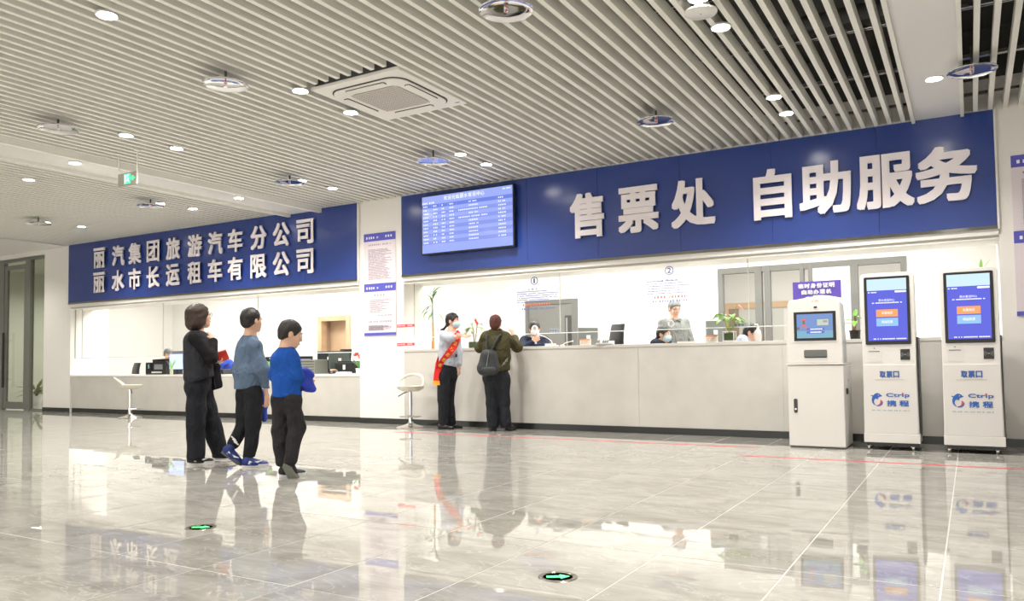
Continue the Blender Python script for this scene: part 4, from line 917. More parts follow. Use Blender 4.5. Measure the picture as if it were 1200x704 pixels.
# crate, boxes, monitors right of the woman
t = boxthing('document_scanner', 'flat black scanner on the low counter between the woman and the boy', 'scanner', onl(268), YL-.15, CL, 0)
MB().prism([(-.20, 0), (.22, 0), (.18, .09), (-.10, .09)], 'y', -.14, .14).build('body', M_dark, t); MB().box(-.08, .16, -.1, .1, .088, .094).build('glass_plate', mat('scan_grey', (.25, .27, .25), .2), t)
t = boxthing('cloth_bundle', 'crumpled royal blue jacket lying behind the black scanner', 'jacket', onl(266, YL+.15), YL+.15, CL, 0)
mb = MB(); vs = []; fs = []; nu, nv = 28, 18
for i in range(nv+1):
    for j in range(nu):
        ph = math.pi*i/nv; a_ = 2*math.pi*j/nu; d_ = Vector((math.sin(ph)*math.cos(a_), math.sin(ph)*math.sin(a_), -math.cos(ph)))
        rr = 1+.22*mnoise.noise(d_*2.3+Vector((3, 1, 2)))+.08*mnoise.noise(d_*6); p = (d_.x*.15*rr, d_.y*.12*rr, max(0, .13+d_.z*.16*rr)); vs.append(p)
for i in range(nv):
    for j in range(nu): fs.append((i*nu+j, i*nu+(j+1) % nu, (i+1)*nu+(j+1) % nu, (i+1)*nu+j))
M_royal = mat('royal_blue_cloth', (.02, .06, .42), .6)
mb.add(vs, fs).build('folded_cloth', M_royal, t, smooth=60)
MB().tube([(.02, -.12, .10), (.09, -.12, .16), (.13, -.07, .2)], .012, 6).build('collar_edge', mat('royal_dark', (.01, .03, .25), .6), t, smooth=True)
monitor('black monitor between the two boys above the blue sleeve', onl(318, YL+.1), YL+.1, CL, .26, .12, 0, stand=.22)
t = boxthing('potted_plant', 'small bright green plant between the two boys', 'plant', onl(314, YL-.05), YL-.05, CL, 0)
MB().lathe([(0, 0), (.04, 0), (.05, .08), (0, .08)], 16).build('pot', M_terra, t, smooth=True)
leafy(t, 'leaf', [(0, 0, .08, .20, .05, a_*1.1, 1.1, .5) for a_ in range(6)], G2, 5)
monitor('black monitor edge beside the smaller boy and the purple box', onl(351.5), YL+.12, CL, .30, .24, 1.3, stand=.10)
t = boxthing('storage_box', 'pale purple box with white label on the low counter', 'box', onl(359.5), YL-.14, CL, 0)
MB().box(-.115, .09, -.15, .15, 0, .26).build('box_body', mat('box_purple', (.30, .30, .46), .5), t, bevel=.006); MB().box(-.05, -.015, -.152, -.15, .12, .19).build('box_label', M_prwhite, t); MB().prism([(-.07, .03), (-.02, .09), (.05, .02), (0, .0)], 'y', -.152, -.15).build('box_arrow_mark', mat('mark_grey', (.38, .38, .42), .5), t)
t = boxthing('computer_tower', 'grey computer tower with rows of vent slots on the low counter', 'computer', onl(374), YL-.12, CL, 0)
cw_ = .165
MB().box(-cw_, cw_, -.16, .16, 0, .245).build('case', mat('case_grey', (.25, .26, .22), .5), t, bevel=.006)
for i in range(8):
    for j in range(5):
        MB().box(-cw_+.018+.038*i, -cw_+.018+.038*i+.026, -.163, -.158, .02+.045*j, .02+.045*j+.018).build('vent_slot', mat('vent_dark', (.06, .065, .055), .6), t)
monitor('black monitor back in front of the wooden doorway', onl(386, YL+.18), YL+.18, CL, .48, .29, .15, stand=.13)
monitor('thin dark monitor edge left of the small black printer', onl(397.5, YL+.1), YL+.1, CL, .40, .28, 1.3, back=mat('mon_green', (.09, .11, .10), .35), stand=.11)
t = boxthing('printer', 'small black printer with white label near the pillar', 'printer', onl(411), YL, CL, 0)
MB().box(-.20, .20, -.17, .17, .01, .19).build('body', mat('printer_black', (.016, .018, .018), .5), t, bevel=.015); MB().box(-.16, .16, -.15, .15, .19, .21).build('paper_feed', M_dark, t); MB().box(-.02, .035, -.173, -.17, .07, .15).build('white_label', M_prwhite, t); MB().box(-.14, .14, -.2, -.17, .02, .04).build('output_tray', M_grey, t)
MB().box(-.14, -.1, -.12, .12, 0, .012).build('foot', M_dark, t)
t = boxthing('paper_stack', 'small stack of white papers before the small printer', 'papers', onl(403, YL-.32), YL-.32, CL, .1)
for k in range(3): MB().box(-.11+.004*k, .11-.006*k, -.08, .08, .012*k, .012*k+.010).build('paper_ream', M_prwhite, t)
t = boxthing('cable_tangle', 'tangle of black and brown cables in front of the vented tower', 'cables', onl(388, YL-.28), YL-.28, CL, 0)
for k in range(3):
    MB().tube([(.09*math.cos(a_*.6+k)*(1-.15*k)+.03*k, .05*math.sin(a_*.6+k), .02+.02*k+.012*math.sin(a_*1.3)) for a_ in range(11)], .009, 6, closed=False).build('cable', mat('cable_black', (.02, .02, .02), .5) if k < 2 else mat('cable_tan', (.55, .38, .28), .5), t, smooth=True)
t = boxthing('flower_pot', 'pot of red flowers at the right end of the low counter', 'plant', onl(421, YL-.2), YL-.20, CL, 0)
MB().lathe([(0, 0), (.05, 0), (.06, .09), (0, .09)], 16).build('pot', M_prwhite, t, smooth=True)
leafy(t, 'leaf', [(0, 0, .08, .22, .05, a_*.9, .9+.1*(a_ % 3), .5) for a_ in range(8)], G1, 6)
for k in range(4): MB().ell((.05*math.cos(k*1.7)-.03, .05*math.sin(k*1.7), .27+.02*k), (.035, .035, .028), 10, 7).build('blossom', M_flower if k % 2 else mat('blossom_pink', (.85, .25, .25), .5), t, smooth=True)
# ---- plants at the ticket counter
# dracaena behind the counter
Yp = D+.42; xp = on(507.5, Yp); CT0 = CT; CT = .951; zt_ = float(onY(504, 338, Yp)[2])
t = thing('potted_dracaena', 'tall thin dracaena with a bare cane standing at the counter end near the pillar', 'plant', (xp, Yp, CT))
MB().lathe([(0, 0), (.05, 0), (.06, .14), (0, .14)], 16).build('pot', M_prwhite, t, smooth=True)
MB().tube([(-.0, 0, .1), (0, 0, .30), (.004, 0, .34), (0, 0, .62)], [.028, .024, .017, .015], 10).build('cane', mat('cane_brown', (.50, .27, .10), .6), t, smooth=True)
MB().tube([(0, 0, .62), (-.004, .0, .75), (0, 0, zt_-CT-.1)], [.013, .012, .008], 8).build('upper_stem', mat('stem_grey', (.32, .32, .27), .6), t, smooth=True)
r = random.Random(4); H = zt_-CT
leafy(t, 'leaf', [(0, 0, H*(.60+.36*k/30), .20+.07*r.random(), .026, r.uniform(0, 6.28), .9-.5*r.random() if k > 14 else .45*r.random(), 1.5 if k < 14 else .8) for k in range(31)], G1, 1)
CT = CT0
# flowering pot between the two women
xp = on(556, D+.05); t = thing('flower_pot', 'flowering pot plant with red blooms between the two women at the counter', 'plant', (xp, D+.045, CT)); t.scale = (1.3, 1.1, 1.45)
MB().box(-.05, .05, -.05, .05, 0, .062).build('pot', mat('pot_green', (.07, .10, .04), .5), t, bevel=.006)
MB().tube([(0, 0, .05), (-.01, 0, .15), (-.02, 0, .22)], .006, 6).tube([(.01, 0, .05), (.03, 0, .16), (.045, 0, .26)], .005, 6).build('stem', M_stem, t, smooth=True)
leafy(t, 'leaf', [(-.02, 0, .20, .13, .06, 3.0, .2, 1.6), (-.02, 0, .19, .12, .07, 3.8, .6, 1.8), (0, 0, .16, .12, .06, 5.0, .5, 1.4), (.03, 0, .20, .12, .055, .2, .4, 1.5), (.03, 0, .22, .10, .05, 1.2, .8, 1.5), (.04, 0, .2, .11, .05, 5.8, .5, 1.6), (-.03, 0, .22, .1, .04, 2.2, 1.0, 1.3), (-.05, -.02, .18, .10, .06, 3.6, -.6, .4)], mat('leaf_variegated', (.28, .40, .16), .4, noise=(30, .5)), 2)
for dx, dz in ((.02, .28), (.045, .245), (.03, .262)): MB().ell((dx, 0, dz), (.014, .014, .016), 10, 6).build('blossom', M_flower, t, smooth=True)
# anthurium
xp = on(855, YC); t = thing('anthurium', 'anthurium with one red bloom in a dark pot inside a white stand', 'plant', (xp, YC, CT)); t.scale = (1.2, 1.0, 1.5)
MB().box(-.045, .045, -.045, .045, .012, .072).build('pot', mat('pot_moss', (.04, .07, .02), .5), t, bevel=.008)
for k in range(4): MB().tube([(.055*(1 if k in (0, 3) else -1), .05*(1 if k < 2 else -1), .0), (.055*(1 if k in (0, 3) else -1), .05*(1 if k < 2 else -1), .085)], .004, 6).build('stand_leg', M_white, t)
MB().box(-.06, .06, -.055, .055, .004, .012).box(-.06, .06, -.057, -.05, .082, .088).box(-.06, .06, .05, .057, .082, .088).build('stand_frame', M_white, t)
mb = MB(); r = random.Random(9); lv = []
for k in range(11):
    a_ = k*2.4; rr = .05+.05*r.random(); zz = .16+.07*r.random(); mb.tube([(0, 0, .06), (rr*.5*math.cos(a_), rr*.5*math.sin(a_), zz*.7), (rr*math.cos(a_), rr*math.sin(a_), zz)], .003, 5); lv.append((rr*math.cos(a_), rr*math.sin(a_), zz, .11, .07, a_, .3, 1.1))
mb.tube([(0, 0, .06), (.05, 0, .16), (.08, 0, .295)], .003, 5); mb.build('stem', mat('stem_green', (.25, .35, .10), .5), t)
leafy(t, 'leaf', lv, G2, 2)
leafy(t, 'spathe', [(.075, 0, .30, .085, .055, -.1, -.1, 1.0)], mat('spathe_coral', (.90, .12, .08), .35), 3)
# plant between the machines, on the counter
xp = on(1001, YC); t = thing('potted_plant', 'small pot plant on the counter between the ID machine and its neighbour', 'plant', (xp+.01, YC, CT))
MB().lathe([(0, 0), (.05, 0), (.058, .085), (.064, .088), (.064, .098), (0, .098)], 20).build('pot', mat('pot_black', (.025, .022, .018), .45), t, smooth=True)
MB().tube([(0, 0, .09), (.01, 0, .25)], .012, 6).tube([(-.02, 0, .09), (-.005, 0, .2)], .010, 6).build('stem', M_stem, t, smooth=True)
leafy(t, 'leaf', [(0, 0, .22, .13, .05, 3.1, .1, .3), (-.11, 0, .24, .09, .045, 3.0, -1.1, .5), (-.11, 0, .25, .08, .03, 2.9, 1.0, .1), (0, 0, .23, .12, .06, .3, .3, .9), (.0, 0, .24, .12, .05, 5.2, .5, .9), (0, 0, .24, .13, .05, 1.4, 1.1, .4), (.02, -.02, .20, .12, .06, 4.6, .2, 1.5)], G2, 4)
# plant behind the right machine
xp = on(1153, YC); t = thing('potted_plant', 'pot plant whose leaf tips show above the rightmost ticket machine', 'plant', (xp, YC, CT)); t.scale = (1, 1, 1.1)
MB().lathe([(0, 0), (.06, 0), (.07, .12), (0, .12)], 20).build('pot', M_prwhite, t, smooth=True)
MB().tube([(0, 0, .1), (0, 0, .62)], .009, 6).build('stem', mat('stem_green', (.25, .35, .10), .5), t, smooth=True)
leafy(t, 'leaf', [(0, 0, .60, .17, .03, 3.0, 1.3, .2), (0, 0, .60, .17, .03, .2, 1.1, .2), (0, 0, .6, .16, .03, 1.5, 1.3, .3), (0, 0, .45, .17, .03, 2.5, 1.0, .4), (0, 0, .4, .17, .03, .5, 1.0, .4)], G2, 4)
# dry plant in the corridor
p = onZ(42, 478, 0); p = onY(42, 466, 11.2)
t = thing('corridor_plant', 'bushy pale plant standing behind the glass door pane', 'plant', (float(p[0]), 11.2, 0))
MB().lathe([(0, 0), (.12, 0), (.15, .22), (0, .22)], 16).build('pot', M_prwhite, t, smooth=True)
r = random.Random(5)
leafy(t, 'foliage', [(0, 0, .2+.15*r.random(), .35+.15*r.random(), .06, r.uniform(0, 6.28), r.uniform(.3, 1.4), .9) for k in range(60)], mat('leaf_pale', (.30, .32, .20), .6), 1)
# ================================================================ figures: smooth blended volumes turned into one skin
def _nrm(v): v = np.asarray(v, float); return v/max(1e-9, np.linalg.norm(v))
class Vol:
    def __init__(s): s.p = []
    def cone(s, a, b, ra, rb, k=.02, flat=None, sub=False):
        s.p.append(('c', np.asarray(a, float), np.asarray(b, float), ra, rb, k, flat, sub)); return s
    def ell(s, c, r, ax=None, k=.02, sub=False):
        s.p.append(('e', np.asarray(c, float), np.asarray(r, float), None if ax is None else np.asarray(ax, float), None, k, None, sub)); return s
    def plane(s, pt, n, k=.004):       # cuts away the side the normal points to
        s.p.append(('p', np.asarray(pt, float), _nrm(n), None, None, k, None, True)); return s
    def bounds(s):
        lo = np.full(3, 1e9); hi = -lo
        for q in s.p:
            if q[7]: continue
            if q[0] == 'c': pts = [(q[1], q[3]), (q[2], q[4])]
            else: pts = [(q[1], max(q[2]))]
            for c, r in pts: lo = np.minimum(lo, c-r*1.25); hi = np.maximum(hi, c+r*1.25)
        return lo, hi
    def mesh(s, h, wrinkle=0., wfreq=14., seedv=0):
        lo, hi = s.bounds(); lo -= 2.5*h; hi += 2.5*h
        n = np.ceil((hi-lo)/h).astype(int)+1
        F = np.full(n, .3, np.float32); axs = [lo[i]+h*np.arange(n[i]) for i in range(3)]
        for q in s.p:
            t, A, B, ra, rb, k, flat, sub = q
            if t == 'p':
                G = ((axs[0]-A[0])*B[0])[:, None, None]+((axs[1]-A[1])*B[1])[None, :, None]+((axs[2]-A[2])*B[2])[None, None, :]
                F = np.maximum(F, G.astype(np.float32)); continue
            m = k+3*h
            if t == 'c': l_ = np.minimum(A-ra*1.1, B-rb*1.1)-m; u_ = np.maximum(A+ra*1.1, B+rb*1.1)+m
            else: rr = max(B); l_ = A-rr-m; u_ = A+rr+m
            i0 = np.maximum(0, np.floor((l_-lo)/h)).astype(int); i1 = np.minimum(n, np.ceil((u_-lo)/h).astype(int)+1)
            if (i1 <= i0).any(): continue
            X, Y, Z = np.meshgrid(axs[0][i0[0]:i1[0]], axs[1][i0[1]:i1[1]], axs[2][i0[2]:i1[2]], indexing='ij')
            P = np.stack([X, Y, Z], -1)-A
            if t == 'c':
                ba = B-A; L2 = max(1e-9, ba@ba); tt = np.clip(P@ba/L2, 0, 1); Q = P-tt[..., None]*ba
                if flat is not None:
                    fn, fs = flat; fn = _nrm(fn); dd = Q@fn; d2 = (Q*Q).sum(-1)-dd*dd+(dd/fs)**2
                    d = (np.sqrt(np.maximum(d2, 0))-(ra+(rb-ra)*tt))*min(1, fs)**.5
                else: d = np.sqrt((Q*Q).sum(-1))-(ra+(rb-ra)*tt)
            else:
                if ra is not None: P = P@ra.T
                q0 = np.sqrt(((P/B)**2).sum(-1)); q1 = np.sqrt(((P/(B*B))**2).sum(-1)); d = q0*(q0-1)/np.maximum(q1, 1e-9)
            d = d.astype(np.float32); S = F[i0[0]:i1[0], i0[1]:i1[1], i0[2]:i1[2]]
            if sub: hh = np.maximum(k-np.abs(S+d), 0)/k; R = np.maximum(S, -d)+hh*hh*k/4
            else: hh = np.maximum(k-np.abs(S-d), 0)/k; R = np.minimum(S, d)-hh*hh*k/4
            F[i0[0]:i1[0], i0[1]:i1[1], i0[2]:i1[2]] = R
        if wrinkle:
            r = np.random.default_rng(seedv); X, Y, Z = np.meshgrid(*[(a-a.mean()) for a in axs], indexing='ij'); W = 0
            for o in range(4):
                v = r.normal(size=3)*np.array([.7, .7, 1.2]); v = v/np.linalg.norm(v)*wfreq*(1+.55*o); v2 = r.normal(size=3)*5
                W = W+np.sin(X*v[0]+Y*v[1]+Z*v[2]+1.6*np.sin(X*v2[0]+Y*v2[1]+Z*v2[2])+r.uniform(0, 6))/(1+.5*o)
            F = F+(W*wrinkle*.5).astype(np.float32)
        return surface_nets(F, lo, h)
def surface_nets(F, lo, h):
    S = F < 0; n = F.shape
    c = [S[dx:n[0]-1+dx, dy:n[1]-1+dy, dz:n[2]-1+dz] for dx in (0, 1) for dy in (0, 1) for dz in (0, 1)]
    cnt = sum(x.astype(np.int8) for x in c); act = (cnt > 0) & (cnt < 8); idx = np.argwhere(act); N = len(idx)
    vid = np.full(act.shape, -1, np.int64); vid[act] = np.arange(N)
    corner = np.array([(dx, dy, dz) for dx in (0, 1) for dy in (0, 1) for dz in (0, 1)])
    V = np.stack([F[idx[:, 0]+o[0], idx[:, 1]+o[1], idx[:, 2]+o[2]] for o in corner], 1)
    pos = np.zeros((N, 3)); w_ = np.zeros(N)
    for a in range(8):
        for b in range(a+1, 8):
            if np.abs(corner[a]-corner[b]).sum() != 1: continue
            m = (V[:, a] < 0) != (V[:, b] < 0); t = np.where(m, V[:, a]/np.where(m, V[:, a]-V[:, b], 1), 0)
            pos += m[:, None]*(corner[a]+t[:, None]*(corner[b]-corner[a])); w_ += m
    pos = (idx+pos/w_[:, None])*h+lo
    faces = []
    for ax in range(3):
        sl0 = [slice(None)]*3; sl1 = [slice(None)]*3; sl0[ax] = slice(0, n[ax]-1); sl1[ax] = slice(1, n[ax])
        A, B = S[tuple(sl0)], S[tuple(sl1)]; E = np.argwhere(A != B); o1, o2 = [(1, 2), (2, 0), (0, 1)][ax]
        E = E[(E[:, o1] > 0) & (E[:, o2] > 0) & (E[:, o1] < n[o1]-1) & (E[:, o2] < n[o2]-1)]
        ins = A[E[:, 0], E[:, 1], E[:, 2]]
        def g(d1, d2): q = E.copy(); q[:, o1] += d1; q[:, o2] += d2; return vid[q[:, 0], q[:, 1], q[:, 2]]
        Q = np.stack([g(-1, -1), g(0, -1), g(0, 0), g(-1, 0)], 1); Q[~ins] = Q[~ins][:, ::-1]; faces.append(Q)
    return pos, np.concatenate(faces)
def vol_obj(name, parts, m, parent, origin):
    vs = []; fs = []; o = 0
    for v, f in parts: vs.append(v); fs.append(f+o); o += len(v)
    v = np.concatenate(vs)-np.asarray(origin); f = np.concatenate(fs)
    me = bpy.data.meshes.new(name); me.vertices.add(len(v)); me.vertices.foreach_set('co', v.astype(np.float32).ravel())
    me.loops.add(f.size); me.loops.foreach_set('vertex_index', f.ravel().astype(np.int32)); me.polygons.add(len(f)); me.polygons.foreach_set('loop_start', np.arange(0, f.size, 4, dtype=np.int32))
    me.polygons.foreach_set('use_smooth', np.ones(len(f), bool)); me.update(calc_edges=True); me.materials.append(m)
    ob = bpy.data.objects.new(name, me); COL.objects.link(ob); ob.parent = parent; return ob
M_skin = mat('skin', (.70, .42, .30), .5, bump=(90, .05)); M_skin2 = mat('skin_tan', (.60, .34, .23), .5, bump=(90, .05))
M_hair = mat('hair_black', (.014, .011, .010), .42, bump=(120, .5)); M_hairb = mat('hair_dark_brown', (.035, .018, .012), .45, bump=(120, .5)); M_hairr = mat('hair_reddish', (.10, .028, .022), .5, bump=(120, .5)); M_hairg = mat('hair_grey', (.16, .17, .17), .5, bump=(120, .5))
M_eyew = mat('eye_white', (.8, .78, .75), .2); M_iris = mat('iris_dark', (.02, .012, .008), .15); M_lip = mat('lip', (.55, .20, .17), .4); M_brow = mat('brow', (.03, .02, .018), .7)
M_mask = mat('mask_blue', (.50, .68, .76), .7, bump=(40, .3)); M_maskw = mat('mask_white', (.78, .80, .80), .7, bump=(40, .3)); M_glassf = mat('spectacle_frame', (.25, .2, .18), .25, .7)
def cloth(name, col, rough=.8, b=.35):
    if name in MATS: return MATS[name]
    m = mat(name, col, rough, spec=.25, noise=(9, .10)); nt = m.node_tree; N = nt.nodes.new; L = nt.links.new; tc = N('ShaderNodeTexCoord')
    mp = N('ShaderNodeMapping'); mp.inputs['Scale'].default_value = (1, 1, .55); L(tc.outputs['Object'], mp.inputs['Vector'])
    n = N('ShaderNodeTexNoise'); n.inputs['Scale'].default_value = 11; n.inputs['Detail'].default_value = 2.5; n.inputs['Distortion'].default_value = 1.2; L(mp.outputs[0], n.inputs['Vector'])
    bp = N('ShaderNodeBump'); bp.inputs['Strength'].default_value = .85; bp.inputs['Distance'].default_value = .045; L(n.outputs['Fac'], bp.inputs['Height']); L(bp.outputs['Normal'], nt.nodes['Principled BSDF'].inputs['Normal'])
    return m
class Fig:
    """a standing or seated figure; q(u, v, d) = place seen at image point (u, v), d metres beyond the upright plane through the feet"""
    def __init__(s, u, v, label, skin=None, z0=0., depthY=None, group=None, h=1.):
        s.B = onZ(u, v, 0) if depthY is None else np.array([*onY(u, v, depthY)[:2], z0])
        vh = s.B[:2]/np.linalg.norm(s.B[:2]); s.away = np.array([vh[0], vh[1], 0]); s.rx = np.array([vh[1], -vh[0], 0]); s.up = np.array([0, 0, 1.])
        s.root = thing('person', label, 'person', tuple(s.B), 0, group); s.skin = skin or M_skin; s.hs = h; s.bodyparts = []
    def q(s, u, v, d=0):
        r = ray(u, v); t = (s.B@s.away+d)/(r@s.away); return np.array([0, 0, CAM_Z])+t*r
    def dir(s, x, y, z=0): return _nrm(s.rx*x+s.away*y+s.up*z)
    def add(s, name, parts, m): return vol_obj(name, parts, m, s.root, s.B)
    # ---- head
    def head(s, c, f, hair, hairm, neck, mask=None, glasses=False, sc=1., tilt=None, face=True):
        f = _nrm(f); up = _nrm(s.up-f*(s.up@f)) if tilt is None else _nrm(tilt); r = np.cross(f, up); ax = np.stack([r, f, up]); k = sc
        s.hax = (c, r, f, up, k)
        def W(x, y, z): return c+(r*x+f*y+up*z)*k
        v = Vol(); v.ell(W(0, -.012, .025), np.array([.073, .090, .088])*k, ax).ell(W(0, .028, -.035), np.array([.056, .062, .075])*k, ax, .03)
        v.ell(W(0, .058, -.088), np.array([.028, .026, .022])*k, ax, .03)                     # chin
        v.cone(W(0, .088, .005), W(0, .099, -.028), .007*k, .0105*k, .012)                     # nose
        for sx in (-1, 1):
            v.ell(W(sx*.031, .098, .008), np.array([.014, .012, .011])*k, ax, .010, sub=True)  # sockets
            v.ell(W(sx*.030, .060, -.030), np.array([.022, .020, .022])*k, ax, .02)           # cheeks
            v.ell(W(sx*.076, -.008, -.008), np.array([.010, .018, .032])*k, ax, .006)         # ears
            v.ell(W(sx*.086, -.002, -.004), np.array([.005, .010, .018])*k, ax, .004, sub=True)
            v.cone(W(sx*.014, .084, .026), W(sx*.046, .070, .026), .009*k, .007*k, .012)      # brow ridge
        v.ell(W(0, .086, -.058), np.array([.020, .010, .006])*k, ax, .006).ell(W(0, .084, -.069), np.array([.017, .010, .006])*k, ax, .006)
        nb = np.asarray(neck); v.cone(W(0, -.022, -.055), nb, .050*k, .056*k, .02).cone(nb, nb-s.up*.06, .058*k, .085*k, .03)
        s.bodyparts.append(v.mesh(.0055))
        if face:
            for sx in (-1, 1):
                e = MB(); o = W(sx*.031, .0785, .008)-s.B; e.ell(o, (.0098*k,)*3, 12, 8)
                eo = e.build('eye', M_eyew, s.root, smooth=True)
                i_ = MB(); i_.ell(o+f*.0075*k, (.0062*k,)*3, 10, 6); i_.build('iris', M_iris, eo, smooth=True)
                b = MB(); b.tube([W(sx*.014, .090, .030)-s.B, W(sx*.030, .086, .036)-s.B, W(sx*.046, .070, .031)-s.B], [.003*k, .0038*k, .002*k], 6).build('eyebrow', M_brow, s.root, smooth=True)
            if mask is None:
                MB().tube([W(-.020, .090, -.063)-s.B, W(-.008, .096, -.061)-s.B, W(.008, .096, -.061)-s.B, W(.020, .090, -.063)-s.B], [.003, .0055, .0055, .003], 8).build('lips', M_lip, s.root, smooth=True)
        if mask is not None:
            mv = Vol(); mv.ell(W(0, .034, -.045), np.array([.066, .078, .058])*k, ax).cone(W(0, .10, -.018), W(0, .085, -.08), .014*k, .014*k, .03)
            mv.plane(W(0, .030, 0), -f).plane(W(0, .05, -.004), up*.95+f*.1)
            mo = s.add('face_mask', [mv.mesh(.005)], mask)
            for sx in (-1, 1):
                for zz in (-.02, -.06): MB().tube([W(sx*.058, .040, zz)-s.B, W(sx*.078, -.012, -.012+.01*(zz < -.03)*-1)-s.B], .0016, 5).build('ear_loop', mask, s.root)
        if glasses:
            g = MB()
            for sx in (-1, 1):
                g.tube([W(sx*.032+.021*math.cos(a_)*1.1, .104, .006+.018*math.sin(a_))-s.B for a_ in np.linspace(0, 2*math.pi, 15)[:-1]], .0016, 5, closed=True)
                g.tube([W(sx*.055, .103, .010)-s.B, W(sx*.076, .05, .012)-s.B, W(sx*.081, -.01, .008)-s.B], .0016, 5)
            g.tube([W(-.009, .106, .010)-s.B, W(.009, .106, .010)-s.B], .0016, 5); g.build('spectacles', M_glassf, s.root, smooth=True)
        hv = Vol()
        if hair == 'short':
            hv.ell(W(0, -.016, .036), np.array([.084, .100, .090])*k, ax).ell(W(0, -.060, -.012), np.array([.068, .048, .068])*k, ax, .03)
            hv.ell(W(0, .088, -.028), np.array([.088, .072, .082])*k, ax, .012, sub=True).plane(W(0, -.05, -.065), -up+f*.25)
            for sx in (-1, 1): hv.ell(W(sx*.082, .004, -.020), np.array([.022, .026, .036])*k, ax, .008, sub=True)
        elif hair == 'bob':
            hv.ell(W(0, -.016, .036), np.array([.098, .112, .096])*k, ax).ell(W(0, -.040, -.045), np.array([.106, .094, .080])*k, ax, .04).ell(W(0, -.06, -.08), np.array([.088, .062, .050])*k, ax, .03)
            hv.ell(W(0, .098, -.045), np.array([.075, .074, .105])*k, ax, .012, sub=True).plane(W(0, 0, -.118), -up)
        elif hair == 'tail':
            hv.ell(W(0, -.016, .036), np.array([.085, .100, .090])*k, ax).ell(W(0, -.058, -.018), np.array([.072, .052, .075])*k, ax, .03)
            hv.ell(W(0, .092, -.032), np.array([.090, .068, .082])*k, ax, .012, sub=True)
            hv.cone(W(0, -.10, -.06), W(.01, -.15, -.115), .022*k, .014*k, .02).cone(W(.01, -.15, -.115), W(.02, -.19, -.125), .014*k, .008*k, .02)
            for sx in (-1, 1): hv.cone(W(sx*.07, .045, .03), W(sx*.074, .03, -.045), .010*k, .004*k, .01)
        elif hair == 'up':
            hv.ell(W(0, -.016, .034), np.array([.084, .100, .090])*k, ax).ell(W(0, -.060, -.02), np.array([.070, .050, .070])*k, ax, .03).ell(W(0, -.07, .06), np.array([.045, .05, .05])*k, ax, .03)
            hv.ell(W(0, .092, -.032), np.array([.090, .070, .082])*k, ax, .012, sub=True).plane(W(0, -.05, -.085), -up)
        if hair: s.add('hair', [hv.mesh(.0065, .004, 60, 3)], hairm)
    # ---- hand with five fingers
    def hand(s, wrist, d, palm, side, curl=.5, sc=1.):
        d = _nrm(d); palm = _nrm(np.asarray(palm)-d*(np.asarray(palm)@d)); w_ = np.cross(d, palm)*side; k = sc
        v = Vol(); v.cone(wrist-d*.05, wrist+d*.01, .024*k, .022*k, .01, (palm, .8))
        v.cone(wrist+d*.015*k+w_*.010*k, wrist+d*.075*k+w_*.022*k, .020*k, .018*k, .015, (palm, .62)).cone(wrist+d*.015*k-w_*.010*k, wrist+d*.072*k-w_*.022*k, .018*k, .016*k, .015, (palm, .62))
        for i, (ofs, L) in enumerate(((.030, .068), (.010, .076), (-.010, .070), (-.029, .055))):
            a = wrist+(d*(.078-.003*abs(i-1))+w_*ofs)*k; cdir = d; p = a; n_ = 3; sp = w_*(.12*(1.5-i)*(1-curl))
            for q_ in range(n_):
                ang = curl*(.55+.35*q_)*1.15; cdir = _nrm(d*math.cos(ang*(q_+.6))+palm*math.sin(ang*(q_+.6))+sp); b = p+cdir*L*k*(.42, .33, .25)[q_]
                v.cone(p, b, (.0092, .0085, .0076)[q_]*k, (.0085, .0076, .0066)[q_]*k, .003); p = b
        a = wrist+(d*.022+w_*.026)*k; b = a+_nrm(d*.6+w_*.7+palm*.45)*.040*k; c = b+_nrm(d*.85+w_*.15+palm*(.35+curl*.5))*.032*k
        v.cone(a, b, .0135*k, .0110*k, .012).cone(b, c, .0105*k, .0080*k, .003)
        s.bodyparts.append(v.mesh(.0036 if k > .8 else .0032))
    def finish_body(s, J):
        "coarse continuous trunk and limbs under the clothes"
        v = Vol(); R_ = s.hs
        v.cone(J['chest'], J['pelvis'], .105*R_, .10*R_, .05, (s.bf, .7)).cone(J['shR'], J['shL'], .045*R_, .045*R_, .05).cone(J['neck'], J['chest'], .05*R_, .09*R_, .04)
        for sd in 'RL':
            v.cone(J['sh'+sd], J['el'+sd], .042*R_, .034*R_, .03).cone(J['el'+sd], J['wr'+sd], .034*R_, .023*R_, .02)
            v.cone(J['hip'+sd], J['kn'+sd], .072*R_, .048*R_, .04).cone(J['kn'+sd], J['an'+sd], .048*R_, .032*R_, .02)
        s.bodyparts.append(v.mesh(.015)); s.add('body', s.bodyparts, s.skin)
    def top(s, name, J, m, chest=(.16, .115), waist=(.15, .11), sleeve=(.058, .050, .040), hem=None, cuff=(1., 1.), k=.05, wr=.004, seedv=1, collar=.058, sleeves='RL', hemn=None, h=.009, inflate=0., cut=None):
        """chest / waist = (half width across, half depth)"""
        v = Vol(); bf = s.bf; side = np.cross(bf, s.up)
        c1 = J['chest']; c2 = J['pelvis'] if hem is None else hem
        def slab(c, wd): return (c-side*(wd[0]-wd[1]*.9), c+side*(wd[0]-wd[1]*.9), wd[1])
        a0, a1, ra = slab(c1, chest); b0, b1, rb = slab(c2, waist); mid = (c1+c2)/2; mw = ((chest[0]+waist[0])/2*.97, (chest[1]+waist[1])/2*.98); m0, m1, rm = slab(mid, mw)
        v.cone(a0, m0, ra, rm, k).cone(a1, m1, ra, rm, k).cone(m0, b0, rm, rb, k).cone(m1, b1, rm, rb, k).cone(c1, c2, ra, rb, k)
